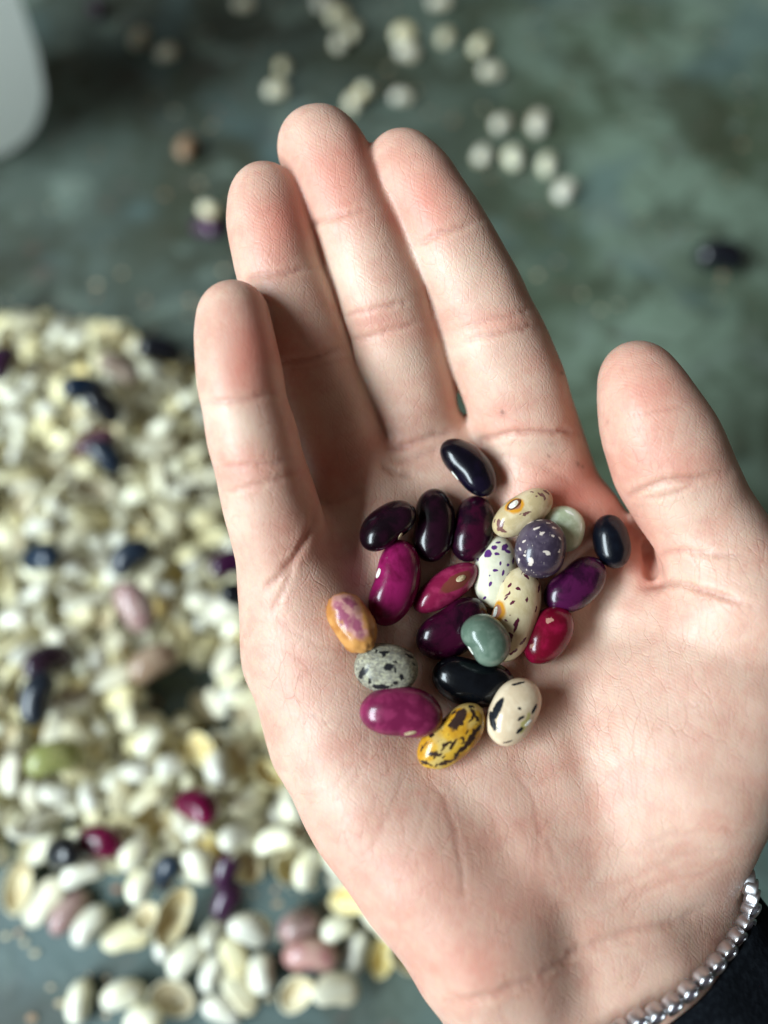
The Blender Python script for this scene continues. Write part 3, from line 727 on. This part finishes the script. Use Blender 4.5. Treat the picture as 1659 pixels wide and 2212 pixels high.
bez = lathe('bezel', [(0, -1.9 * K), (rb * .8, -1.9 * K), (rb * .98, -1.5 * K), (rb, 0), (rb * 1.02, .25 * K), (rb * .93, .38 * K), (rb * .80, .30 * K), (rb * .78, -.1 * K)], 28, silver.m)
st = lathe('stone', [(0, .28 * K), (rb * .42, .28 * K), (rb * .66, .12 * K), (rb * .80, -.08 * K), (rb * .4, -.9 * K), (0, -1.3 * K)], 8, gem.m, False)
conn = lathe('link', [(0, -.9 * K), (.55 * K, -.9 * K), (.6 * K, 0), (.55 * K, .9 * K), (0, .9 * K)], 12, silver.m)
pts_b = []
for i, (x, y) in enumerate(BR):
    px, py = z4(x, y)
    # lies on the wrist: first touch of the hand along the view, lifted by its own thickness
    zz = None
    for z in np.arange(95, 165, .2):
        if sample(hand, pt(px - 22, py - 14, z)[None])[0] < .2: zz = z; break
    pts_b.append([px, py, zz])
zs = [p[2] for p in pts_b if p[2]]
for i, p in enumerate(pts_b):
    if p[2] is None: p[2] = pts_b[i - 1][2] if i and pts_b[i - 1][2] else zs[0]
zv = np.array([p[2] for p in pts_b]); zv = np.convolve(np.pad(zv, 2, mode='edge'), np.ones(5) / 5, 'valid')
C3 = [pt(p[0], p[1], z - 3.2) for p, z in zip(pts_b, zv)]
# the first beads turn round the edge of the wrist and go on behind it
for i, dz in enumerate((7.5, 4.6, 2.4, .9)):
    C3[i] = C3[i] * ((C3[i][2] + dz) / C3[i][2])
for k in range(4): C3.insert(0, C3[0] + np.array([-.25 - .5 * k, .2, 3.3]))
for i, cpt in enumerate(C3):
    t = i / (len(C3) - 1)
    if i < 4: dirc = np.array([.97, .05, .25 - .06 * i])
    elif i < 7: dirc = np.array([.93, -.12 - .1 * (i - 4), -.20 - .15 * (i - 4)])
    else: dirc = np.array([.52 - .1 * t, -.30 - .1 * t, -.80])
    w = RW.T @ dirc
    M = frame(w.tolist()); M.translation = Vector(((c2w(cpt) - c2w(origin_b))).tolist())
    b_ = link('bezel', bez, br, M)
    M2 = Matrix.Identity(4); s_ = link('stone', st, b_, M2)
for a_, b_ in zip(C3[:-1], C3[1:]):
    mid = (a_ + b_) / 2; w = RW.T @ (b_ - a_)
    M = frame(w.tolist()); M.translation = Vector((c2w(mid + np.array([-.4, .3, .9])) - c2w(origin_b)).tolist())
    link('link', conn, br, M)

slv = N('black_knit'); o = slv.obj()
wv = slv.noise(slv.map(o, scale=(1, 1, 1)), 900, 3, .6)
slv.set(Base_Color=slv.mix(slv.ramp(wv, .4, .7), (.002, .003, .005), (.006, .008, .011)), Roughness=.9, Normal=slv.bump(wv, .0004, .6))
slv.b.inputs['Specular IOR Level'].default_value = .1
# sleeve: elliptical tube round the forearm
cA = pt(1352, 2095, zlev(2095, -15)); cB = pt(1660, 2640, zlev(2640, -16))
axd = (cB - cA) / np.linalg.norm(cB - cA)
upn = UPC - (UPC @ axd) * axd; upn /= np.linalg.norm(upn); sdn = np.cross(axd, upn)
if sdn[0] < 0: sdn = -sdn
hem_d = [z4(x + dx, y + dy) for (x, y), dx, dy in [((1568, 560), 30, 30), ((1446, 876), 60, 60), ((1187, 1185), 60, 60), ((823, 1462), 60, 60)]]
nS, nL = 72, 40
V = []
LEN = 75.
for k in range(nL + 6):
    t = (k - 3) / nL if k >= 3 else 0
    for i in range(nS):
        a_ = 2 * math.pi * i / nS
        ca, sa = math.cos(a_), math.sin(a_)
        u0 = 1.0 - 2.2 * ca + 2.6 * sa          # hem runs askew, nearer the hand on the ulnar side
        u = u0 + max(0, t) * LEN
        rx = 29.5 + 7 * t; ry = 17.2 + 5 * t
        thick = 0
        if k < 3: thick = [-1.6, -1.2, -.3][k]; u = u0 + [1.5, .2, 0][k]
        rip = .35 * math.sin(a_ * 11 + t * 9) + .5 * mnoise.noise(Vector((ca * 2, sa * 2, t * 6)))
        V.append(cA + axd * u + sdn * (rx + thick + rip) * ca + upn * (ry + thick + rip) * sa)
V = (np.array(V) - hand_origin) * K
V = V @ RW
F = []
for k in range(nL + 5):
    for i in range(nS): j = (i + 1) % nS; F.append((k * nS + i, k * nS + j, (k + 1) * nS + j, (k + 1) * nS + i))
sm = mesh_np('sleeve', V, F, slv.m); bpy_fix_normals(sm)
link('sleeve', sm, person)

# =================================================================== GROUND BEANS
def gmat(name, a, b, rough=.35, scale=250, coat=.2, rv=.25):
    m = N(name); o = m.obj()
    nz = m.noise(o, scale, 3, .55)
    rnd = m.new('ShaderNodeObjectInfo').outputs['Random']
    c = m.mix(m.ramp(nz, .4, .62), a, b)
    hs = m.new('ShaderNodeHueSaturation'); m.ln(c, hs.inputs['Color']); m.ln(m.math('MULTIPLY_ADD', rnd, rv, 1 - rv * .7), hs.inputs['Value'])
    m.ln(m.math('MULTIPLY_ADD', rnd, .55, .65), hs.inputs['Saturation'])
    m.set(Base_Color=hs.outputs[0], Roughness=rough, Normal=m.bump(m.noise(o, 900, 2), .0001, .4)); m.b.inputs['Coat Weight'].default_value = coat
    return m.m
M_white = gmat('ivory_bean', (.85, .84, .69), (.75, .71, .50))
M_cream = gmat('cream_scattered_bean', (.86, .83, .64), (.66, .54, .30))
M_hull = gmat('split_bean', (.79, .75, .52), (.70, .62, .37), .5, 300, 0)
M_in = gmat('split_bean_inside', (.74, .66, .38), (.58, .44, .18), .5, 300, 0)
M_dark = gmat('black_ground_bean', (.003, .004, .008), (.006, .008, .014), .28)
M_navy = gmat('navy_ground_bean', (.005, .012, .026), (.010, .024, .045), .3)
M_mag = gmat('magenta_ground_bean', (.09, .005, .025), (.15, .010, .045), .25)
M_purp = gmat('purple_ground_bean', (.030, .006, .026), (.060, .014, .055), .25)
M_pink = gmat('pink_ground_bean', (.38, .20, .19), (.48, .33, .28), .3)
M_brown = gmat('brown_ground_bean', (.30, .19, .12), (.40, .29, .20), .35)
M_green = gmat('olive_ground_bean', (.26, .28, .10), (.36, .36, .16), .35)

def solid_bean(name, a, b, t, mat, seed, nu=14, nv_=18, **kw):
    V, f4, f3 = bean_shape(a * K, b * K, t * K, nu=nu, nv_=nv_, seed=seed, **kw)
    me = mesh_mixed(name, V, f4 + f3, mat); bpy_fix_normals(me); return me
def hull_mesh(name, a, b, dp, seed, th=.7):
    """half of a split bean: a shallow hollow shell, opening up"""
    nR, nA = 7, 22; V = []; F = []; mi = []
    r_ = random.Random(seed)
    for lay in (0, 1):
        for i in range(nR + 1):
            ph = (i / nR) * math.pi / 2
            for j in range(nA):
                al = 2 * math.pi * j / nA
                s = math.sin(ph); A_, B_, D_ = (a, b, dp) if lay == 0 else (a - th, b - th, dp - th * 1.2)
                x = A_ * s * math.cos(al); y = B_ * s * math.sin(al) - .16 * b * (x / a) ** 2; z = -D_ * math.cos(ph) + (0.12 * dp * (x / a) ** 2)
                V.append((x * K, y * K, z * K))
    n1 = (nR + 1) * nA
    for lay in (0, 1):
        for i in range(nR):
            for j in range(nA):
                k = (j + 1) % nA; p = lay * n1 + i * nA; q = p + nA
                f = (p + j, p + k, q + k, q + j); F.append(f if lay else f[::-1]); mi.append(lay)
    p = nR * nA; q = n1 + nR * nA
    for j in range(nA): k = (j + 1) % nA; F.append((p + j, p + k, q + k, q + j)); mi.append(0)
    me = bpy.data.meshes.new(name); me.from_pydata(V, [], F); me.polygons.foreach_set('use_smooth', np.ones(len(F), bool))
    me.materials.append(M_hull); me.materials.append(M_in); me.polygons.foreach_set('material_index', np.array(mi, np.int32)); me.update()
    bpy_fix_normals(me); return me
white_m = [solid_bean('white_bean', 6.3, 4.2, 3.5, M_white, 31, bend=.12), solid_bean('white_bean', 5.9, 3.9, 3.3, M_white, 32, bend=.2), solid_bean('white_bean', 6.8, 4.1, 3.2, M_white, 33, bend=.06, egg=.1), solid_bean('white_bean', 5.6, 4.2, 3.5, M_white, 34, bend=.1), solid_bean('white_bean', 6.0, 4.4, 3.0, M_white, 38, bend=.15, wr=.10), solid_bean('white_bean', 7.1, 4.0, 3.1, M_white, 39, bend=.3, egg=-.12)]
cream_m = [solid_bean('cream_bean', 6.2, 4.3, 3.5, M_cream, 51, bend=.12), solid_bean('cream_bean', 5.8, 4.4, 3.6, M_cream, 52, bend=.06)]
flat_m = [solid_bean('bean_half', 7.0, 4.5, 1.5, M_hull, 35, bend=.15), solid_bean('bean_half', 7.6, 4.4, 1.2, M_hull, 36, bend=.1)]
hull_m = [hull_mesh('split_hull', 7.2, 4.6, 3.0, 1, .5), hull_mesh('split_hull', 6.6, 4.4, 3.2, 2, .5), hull_mesh('split_hull', 7.8, 4.4, 2.6, 3, .5)]

# pile height map (mm on the ground, 1 mm cells)
HM0 = np.array([-330., -160.]); HMN = (560, 760)
hm = np.zeros(HMN)
def rest(x, y, a, b, ang, t, sink=.72, dry=False):
    """height for something of half sizes a, b (mm) at x, y; raises the map"""
    i0, i1 = int(x - a - HM0[0]) - 1, int(x + a - HM0[0]) + 2; j0, j1 = int(y - a - HM0[1]) - 1, int(y + a - HM0[1]) + 2
    I, J = np.meshgrid(np.arange(i0, i1), np.arange(j0, j1), indexing='ij')
    I = np.clip(I, 0, HMN[0] - 1); J = np.clip(J, 0, HMN[1] - 1)
    X = I + HM0[0] - x; Y = J + HM0[1] - y
    u = (X * math.cos(ang) + Y * math.sin(ang)) / a; v = (-X * math.sin(ang) + Y * math.cos(ang)) / b
    q = u * u + v * v; m = q < 1
    prof = np.sqrt(np.clip(1 - q, 0, 1))
    if not m.any(): return 0., (0, 0)
    hsel = hm[I, J]
    base = max(0., float(np.max((hsel - t * (1 - prof))[m])))
    base = base * sink + float(np.mean(hsel[m])) * (1 - sink)
    xm, ym = X[m], Y[m]; hh = hsel[m]
    gxs = float(np.sum(xm * (hh - hh.mean())) / (np.sum(xm * xm) + 1)); gys = float(np.sum(ym * (hh - hh.mean())) / (np.sum(ym * ym) + 1))
    newh = base + t * (1 + prof)
    if not dry: hm[I[m], J[m]] = np.maximum(hm[I[m], J[m]], newh[m])
    return base, (np.clip(gxs, -.6, .6), np.clip(gys, -.6, .6))
GROUPS = {'w': ('white_bean', white_m, 6.2, 4.1, 3.4), 'f': ('bean_half', flat_m, 7.3, 4.5, 1.4), 'h': ('split_hull', hull_m, 7.2, 4.5, 2.9)}
def put(kind, px, py, ang, label, cat, group, size=1.0, tip=None, mesh=None, name=None, flip=None, extra_h=0):
    nm, meshes, a, b, t = GROUPS[kind]; a, b, t = a * size, b * size, t * size
    g = ground(px, py, t) / K
    gx_, gy_ = g[0], g[1]
    ar = math.radians(ang)
    for _ in range(2):                      # stand it where the line of sight meets the top of the heap
        b0 = rest(gx_, gy_, a, b, ar, t, dry=True)[0]
        g = ground(px, py, t + b0 + extra_h) / K; gx_, gy_ = g[0], g[1]
    base, (sx_, sy_) = rest(gx_, gy_, a, b, ar, t)
    me = mesh or random.choice(meshes)
    ob = link(name or nm, me)
    tx, ty = tip if tip is not None else (random.uniform(-.22, .22), random.uniform(-.22, .22))
    if flip is None: flip = kind == 'h' and random.random() < .45
    R = Matrix.Rotation(math.atan(sy_) + tx, 4, 'X') @ Matrix.Rotation(-math.atan(sx_) + ty, 4, 'Y') @ Matrix.Rotation(ar, 4, 'Z')
    if flip: R = R @ Matrix.Rotation(math.pi, 4, 'X')
    elif kind != 'h': R = R @ Matrix.Rotation(random.uniform(-.9, .9), 4, 'X') if kind == 'w' else R
    zc = base + t + extra_h
    if kind == 'h': zc = base + (t if not flip else .4)
    ob.matrix_world = Matrix.Translation(Vector((gx_ * K, gy_ * K, zc * K))) @ R @ Matrix.Scale(size, 4)
    tag(ob, label, cat, group); return ob

# --- scattered beans beyond the hand
SC = [ # px, py, angle, kind, size, label
 (300, 84, 60, 'w', 1.0, 'cream bean at the far left of the scattered beans, upper of a pair'),
 (360, 114, 20, 'w', .9, 'cream bean just right of the leftmost scattered bean'),
 (527, 8, 10, 'w', .9, 'cream bean cut off by the top edge, left of centre'),
 (612, 145, 70, 'w', .8, 'small cream bean above the middle fingertip, upper of two touching'),
 (597, 195, 5, 'w', .95, 'cream bean above the middle fingertip, lower of two touching'),
 (700, 4, 30, 'w', .95, 'cream bean at the top edge, head of a slanting row'),
 (730, 34, 30, 'w', 1.0, 'cream bean second from the top in a slanting row'),
 (762, 68, 70, 'w', .95, 'cream bean third in the slanting row at the top'),
 (735, 92, 70, 'w', .95, 'cream bean at the lower left end of the slanting row at the top'),
 (872, 74, 15, 'w', 1.1, 'cream bean resting against a tan bean at the top centre'),
 (880, 112, -15, 'w', 1.05, 'tan bean below a cream one at the top centre'),
 (950, 4, 0, 'w', 1.0, 'cream bean cut by the top edge, right of centre'),
 (963, 82, 50, 'w', .85, 'small cream bean alone between the two top centre groups'),
 (1037, 99, 60, 'w', 1.0, 'cream bean standing above another at the upper right'),
 (1060, 155, 10, 'w', 1.05, 'cream bean lying flat below another at the upper right'),
 (765, 220, 70, 'w', 1.0, 'cream bean above the gap of middle and index finger, left of a touching pair'),
 (790, 196, 60, 'w', .95, 'cream bean above the gap of middle and index finger, right of a touching pair'),
 (868, 210, 10, 'w', .9, 'cream bean alone right above the index fingertip'),
 (1083, 268, 45, 'w', .95, 'cream bean, uppermost left of the cluster of six right of the index finger'),
 (1163, 266, 75, 'w', 1.1, 'cream bean, topmost right of the cluster of six right of the index finger'),
 (1043, 336, 75, 'w', 1.05, 'cream bean, leftmost of the cluster of six right of the index finger'),
 (1110, 340, 85, 'w', 1.15, 'bright white bean at the centre of the cluster of six'),
 (1183, 356, 75, 'w', 1.1, 'white bean right of the brightest one in the cluster of six'),
 (1220, 412, 55, 'w', 1.1, 'cream bean at the lower right end of the cluster of six'),
 (452, 455, -35, 'w', .95, 'pale bean lying on a dark one left of the ring fingertip'),
]
for px, py, an, kd, sz, lb in SC:
    put(kd, px, py, an, lb, 'bean', 'cream beans scattered on the ground beyond the fingers', sz * .94, mesh=random.choice(white_m if 'white' in lb else cream_m))
def coloured(px, py, an, a, b, t, mat, lb, nm, grp='coloured beans on the ground', size=1.0, eh=0):
    q = .98 if py < 1750 else .84
    a, b, t = a * q, b * q, t * q
    me = solid_bean(nm, a, b, t, mat, int(px + py) % 97, bend=.15)
    GROUPS['c'] = (nm, [me], a, b, t)
    return put('c', px, py, an, lb, 'bean', grp, size, mesh=me, name=nm, extra_h=eh)
coloured(405, 318, 80, 7.5, 4.8, 4, M_brown, 'light brown bean alone left of the ring finger, far off', 'brown_bean')
coloured(446, 492, -20, 7.5, 4.6, 3.8, M_purp, 'dark purple bean under a pale one left of the ring fingertip', 'purple_bean')
coloured(1555, 553, -12, 11, 7.2, 6.4, M_dark, 'black bean alone at the right edge of the picture', 'black_bean')
coloured(207, 18, -60, 7, 4.5, 4, M_purp, 'dark purple bean at the top edge beside the white vessel', 'purple_bean')

# --- the heap on the left
def inside(px, py, poly):
    r = False; j = len(poly) - 1
    for i in range(len(poly)):
        (xi, yi), (xj, yj) = poly[i], poly[j]
        if (yi > py) != (yj > py) and px < (xj - xi) * (py - yi) / (yj - yi) + xi: r = not r
        j = i
    return r
HEAP = [(-260, 640), (0, 668), (70, 690), (130, 708), (230, 715), (330, 745), (420, 800), (520, 830), (560, 900), (600, 1100), (640, 1400), (700, 1650), (800, 1850), (880, 1960), (920, 2010), (850, 2000), (720, 1900), (560, 1870), (420, 1880), (300, 1850), (150, 1830), (0, 1860), (-260, 1860)]
GAPS = [((400, 1465), 95, 55), ((360, 1530), 60, 30), ((480, 1560), 55, 30), ((20, 1830), 50, 30), ((120, 1800), 60, 25), ((560, 1440), 40, 30)]
KL = {'w': ('ivory white bean lying in the blurred heap left of the hand', 'bean', 'white beans heaped left of the hand'),
      'f': ('flat cream half of a split bean in the heap left of the hand', 'bean half', 'flat bean halves heaped left of the hand'),
      'h': ('hollow cream bean hull lying in the heap left of the hand', 'bean hull', 'empty bean hulls heaped left of the hand')}
pts_h = []
# even random spread on the ground plane
tries = 0
def gdist(a, b): return math.hypot(a[0] - b[0], a[1] - b[1])
for layer, (cnt, mind) in enumerate([(430, 6.0), (380, 6.2)]):
    got = []; t_ = 0
    while len(got) < cnt and t_ < 20000:
        t_ += 1
        px = random.uniform(-110, 930); py = random.uniform(640, 2070)
        # weight rows by true ground area
        z = zlev(py, 0, HCAM)
        if random.random() > (z / 345.) ** 3: continue
        if not inside(px, py, HEAP): continue
        # what the hand hides need not be built
        if px > 470 + max(0, (py - 900)) * .18 and py < 1400: continue
        if any(((px - c[0]) / rx) ** 2 + ((py - c[1]) / ry) ** 2 < 1 for c, rx, ry in GAPS): continue
        if layer and random.random() < .25 and py > 1400: continue
        g = ground(px, py) / K
        if any(gdist(g, q) < mind for q in got): continue
        got.append((g[0], g[1])); pts_h.append((px, py, layer))
heap_obs = []
for px, py, _l in pts_h:
    r_ = random.random()
    kd = 'w' if r_ < (.42 if py > 1500 else .32) else ('f' if r_ < .66 else 'h')
    heap_obs.append((px, py, _l, kd, put(kd, px, py, random.uniform(0, 180), *KL[kd], size=random.uniform(.78, 1.02))))
CH = [
 (205, 955, 20, 8, 5, 4.2, M_mag, 'magenta bean in the upper part of the heap, left of the pinky', 'magenta_bean'),
 (230, 990, -50, 7.5, 4.8, 4, M_navy, 'dark bean just below the magenta bean in the upper heap', 'black_bean'),
 (180, 838, 10, 8, 5.4, 4.4, M_navy, 'dark blue bean near the upper edge of the heap', 'navy_bean'),
 (212, 865, -40, 7.5, 5, 4.4, M_dark, 'black bean touching the dark blue bean near the upper edge of the heap', 'black_bean'),
 (345, 758, -10, 9, 5.4, 4.4, M_dark, 'black bean at the upper edge of the heap beside the pinky', 'black_bean'),
 (5, 785, 80, 8, 5, 4, M_purp, 'purple bean cut by the left edge of the picture, in the upper heap', 'purple_bean'),
 (262, 800, -10, 8, 5, 4, M_brown, 'tan bean near the top of the heap', 'brown_bean'),
 (90, 1205, -15, 8.5, 5.6, 4.6, M_navy, 'blue-black bean in the middle of the heap near the left edge', 'navy_bean'),
 (283, 1205, 40, 8, 5.4, 4.6, M_navy, 'dark teal bean in the middle of the heap', 'navy_bean'),
 (500, 1218, 20, 8, 5, 4.2, M_purp, 'purple bean close to the base of the pinky', 'purple_bean'),
 (520, 1290, 10, 8, 5, 4.2, M_dark, 'black bean at the edge of the hand below the pinky', 'black_bean'),
 (290, 1310, -60, 9, 6, 5, M_pink, 'pale pink bean in the middle of the heap', 'pink_bean'),
 (105, 1430, 35, 8.5, 5.4, 4.6, M_purp, 'dusky purple bean above a slate blue bean', 'purple_bean'),
 (80, 1508, 80, 8.5, 5.4, 4.6, M_navy, 'slate blue bean near the left edge of the heap', 'navy_bean'),
 (338, 1437, 25, 8.5, 5.4, 4.6, M_brown, 'pinkish brown bean beside the bare patch in the heap', 'brown_bean'),
 (120, 1640, 10, 8.5, 5.4, 4.4, M_green, 'olive green bean at the left of the heap', 'olive_bean'),
 (425, 1742, -30, 7.5, 5, 4.2, M_mag, 'bright magenta bean half buried right of the heap centre', 'magenta_bean'),
 (215, 1820, 5, 9, 5.8, 4.8, M_mag, 'crimson bean lying beside a dark one in the lower heap', 'magenta_bean'),
 (140, 1845, 25, 9, 5.6, 4.6, M_dark, 'black bean left of the crimson bean in the lower heap', 'black_bean'),
 (362, 1885, 65, 8.5, 5, 4.4, M_navy, 'glossy dark blue bean in the lower heap', 'navy_bean'),
 (490, 1885, 75, 7.5, 4.8, 4.2, M_purp, 'violet bean, upper of two in the lower heap', 'purple_bean'),
 (492, 1948, 60, 7, 4.8, 4.2, M_purp, 'violet bean, lower of two in the lower heap', 'purple_bean'),
 (150, 1970, 55, 8.5, 5, 4.4, M_pink, 'rose pink bean at the lower left edge of the heap', 'pink_bean'),
 (648, 2000, 25, 8, 5.6, 4.8, M_pink, 'dusty pink bean at the lower edge of the heap', 'pink_bean'),
 (672, 2065, -3, 10, 6, 5, M_pink, 'mottled pinkish bean below the dusty pink one', 'pink_bean'),
]
for r in CH: coloured(*r, eh=2.0 if r[1] < 1900 else 0)
KW = {'w': 'ivory bean', 'f': 'flat cream bean half', 'h': 'hollow cream hull'}
SHORT = ['magenta bean in the upper heap', 'dark bean under the upper magenta one', 'dark blue bean near the heap top', 'black bean under the dark blue one', 'black bean beside the pinky',
 'purple bean at the left edge', 'tan bean near the heap top', 'blue-black bean near the left edge', 'dark teal bean mid heap', 'purple bean by the pinky base', 'black bean below the pinky',
 'pale pink bean mid heap', 'dusty purple bean', 'slate blue bean', 'pinkish brown bean', 'olive green bean', 'half buried bright magenta bean', 'crimson bean low in the heap', 'black bean beside the crimson one',
 'glossy dark blue bean', 'upper violet bean', 'lower violet bean', 'rose pink bean', 'dusty pink bean', 'mottled pinkish bean']
done = set()
for r, what in zip(CH, SHORT):
    for dn, dx, dy in (('left of', -1, 0), ('right of', 1, 0), ('above', 0, -1), ('below', 0, 1)):
        best = None
        for i, (px, py, l_, kd, ob) in enumerate(heap_obs):
            if not l_ or i in done: continue
            vx, vy = px - r[0], py - r[1]; dd = math.hypot(vx, vy)
            if 28 < dd < 85 and (vx * dx + vy * dy) / dd > .75 and (best is None or dd < best[0]): best = (dd, i)
        if best:
            done.add(best[1]); _, _, _, kd, ob = heap_obs[best[1]]
            ob['label'] = KW[kd] + ' just ' + dn + ' the ' + what
# --- lower rim, each bean where it lies
def s2(x, y): return .586 * x, 1458 + .586 * y
LOW = [
 (293, 1205, 85, 'w', 1.05, 'white bean nearest the bottom left corner, standing upright'),
 (455, 1180, 15, 'w', 1.22, 'white bean at the bottom left touching a hollow yellow hull'),
 (635, 1190, -12, 'h', 1.22, 'large hollow yellow-rimmed hull opening up at the bottom of the heap'),
 (820, 1235, -20, 'w', 1.2, 'white bean cut by the bottom edge below the heap'),
 (530, 1275, 5, 'w', 1.1, 'white bean mostly cut by the bottom edge'),
 (785, 1095, 65, 'w', 1.0, 'white bean above the one cut by the bottom edge'),
 (885, 1170, -45, 'f', 1.0, 'flat pale bean half left of the tilted hollow hull'),
 (970, 1095, 100, 'w', 1.1, 'upright white bean above the flat pale half at the bottom'),
 (1090, 1175, 50, 'h', 1.15, 'tilted hollow hull with a brown inside at the bottom of the heap'),
 (1240, 1165, -5, 'f', 1.15, 'flat tan bean half at the bottom right beside the tilted hull'),
 (690, 1040, 40, 'w', 1.2, 'plump white bean in the second row from the bottom'),
 (860, 1035, -60, 'f', .95, 'flat cream bean half between two plump white beans'),
 (610, 990, 80, 'w', .9, 'small white bean left of the plump one in the second row'),
 (465, 965, 8, 'f', 1.1, 'flat cream bean half at the lower left with open ground below'),
 (340, 920, 50, 'w', 1.15, 'white bean beside the rose pink bean at the lower left'),
 (165, 835, 50, 'f', 1.2, 'flat leaf-shaped bean half at the left, on the ground below the heap'),
 (55, 785, 85, 'h', 1.2, 'hollow hull with a tan inside at the left edge'),
 (310, 730, 15, 'w', 1.05, 'white bean above the rose pink bean'),
 (925, 940, -40, 'w', 1.3, 'largest white bean, in the middle of the lower rim'),
 (790, 945, 60, 'w', .85, 'small white bean left of the largest white bean'),
 (660, 880, 70, 'h', 1.2, 'upright hollow cream hull above the small white bean'),
 (545, 890, -40, 'h', 1.05, 'creamy hull curled against the upright hull'),
 (1315, 1020, 75, 'w', 1.0, 'pale bean right of the mottled pinkish bean'),
 (1245, 935, 25, 'w', .95, 'greenish white bean right of the dusty pink bean'),
 (1410, 1035, 70, 'h', .95, 'yellow hull close to the edge of the hand, lower right'),
 (1500, 1035, -50, 'h', 1.0, 'yellowish hull touching the outline of the hand at the lower right'),
 (1405, 920, -30, 'f', 1.05, 'pale green bean half beside the heel of the hand'),
 (1290, 830, 20, 'h', 1.1, 'cream hull beside the heel of the hand above the pale green half'),
 (735, 700, -60, 'w', 1.15, 'white teardrop-shaped bean above the violet pair'),
 (500, 660, 40, 'w', 1.1, 'white bean right of the crimson bean'),
 (910, 705, -50, 'h', 1.1, 'cream hull right of the teardrop-shaped bean'),
 (525, 770, 60, 'w', 1.0, 'white bean left of the glossy dark blue bean'),
 (1090, 535, -70, 'w', 1.4, 'tall broad white hull standing beside the edge of the palm'),
 (880, 600, 25, 'w', 1.15, 'slim white bean lying above the heap centre at the right'),
 (1020, 610, 10, 'w', 1.1, 'white bean below the tall broad hull'),
]
for x, y, an, kd, sz, lb in LOW:
    px, py = s2(x, y)
    nm = {'w': 'bean', 'f': 'bean half', 'h': 'bean hull'}[kd]
    put(kd, px, py, an, lb, nm, 'beans and hulls along the lower rim of the heap', sz * .9, tip=(random.uniform(-.1, .1), random.uniform(-.1, .1)), flip=False if kd == 'h' else None)

# =================================================================== WHITE VESSEL
vm = N('white_glaze'); o = vm.obj()
vm.set(Base_Color=vm.mix(vm.ramp(vm.noise(o, 12, 3), .4, .7), (.86, .88, .85), (.80, .82, .77)), Roughness=.3, Subsurface_Weight=0.0)
vm.b.inputs['Subsurface Radius'].default_value = (1, 1, .9)
tr = vm.new('ShaderNodeBsdfTranslucent'); tr.inputs['Color'].default_value = (.95, .97, .94, 1)
ms = vm.new('ShaderNodeMixShader'); ms.inputs[0].default_value = .65
vm.ln(vm.b.outputs[0], ms.inputs[1]); vm.ln(tr.outputs[0], ms.inputs[2]); vm.ln(ms.outputs[0], vm.n['Material Output'].inputs['Surface'])
R = 40
prof = [(0, 0), (R * .55, 0), (R * .72, 3), (R * .86, 12), (R * .95, 28), (R, 50), (R * 1.0, 110), (R * .96, 150), (R * .80, 180), (R * .50, 196), (R * .46, 205), (R * .48, 220), (R * .44, 221), (R * .40, 205), (R * .38, 195), (0, 190)]
pp = []
for (a, b) in zip(prof[:-1], prof[1:]):
    for k in range(3): t = k / 3; pp.append(((a[0] + (b[0] - a[0]) * t) * K, (a[1] + (b[1] - a[1]) * t) * K))
pp.append((0, 190 * K))
vme = lathe('vessel', pp, 64, vm.m)
ves = link('vessel', vme); g = ground(-38, 268); ves.location = (g[0], g[1], 0)
sub = ves.modifiers.new('smooth', 'SUBSURF'); sub.levels = 1; sub.render_levels = 1
tag(ves, 'smooth white rounded vessel standing out of focus at the top left corner', 'vessel')
print('hand verts', len(hv), 'heap', len(pts_h), 'objects', len(scene.objects))

# --- crumbs of bean skin on the ground, too small to count
cm = gmat('bean_chaff', (.62, .56, .40), (.34, .17, .11), .6, 60, 0)
V = []; F = []
for i in range(420):
    if i < 300: px, py = random.uniform(-60, 900), random.uniform(640, 2200)
    else: px, py = random.uniform(100, 1640), random.uniform(0, 700)
    g = ground(px, py); r0 = random.uniform(.5, 1.7) * K; a0 = random.uniform(0, 6.28); n = random.randint(5, 7); b0 = len(V)
    z0 = .0004
    V.append((g[0], g[1], z0 + r0 * .35))
    for k in range(n):
        a_ = a0 + 2 * math.pi * k / n; q = r0 * random.uniform(.6, 1.2)
        V.append((g[0] + q * math.cos(a_), g[1] + q * .7 * math.sin(a_), z0 + random.uniform(0, .3) * r0))
    for k in range(n): F.append((b0, b0 + 1 + k, b0 + 1 + (k + 1) % n))
me = bpy.data.meshes.new('chaff'); me.from_pydata(V, [], F); me.materials.append(cm); me.update()
tag(link('chaff', me), kind='stuff', label='tiny crumbs and flakes of bean skin strewn over the ground')
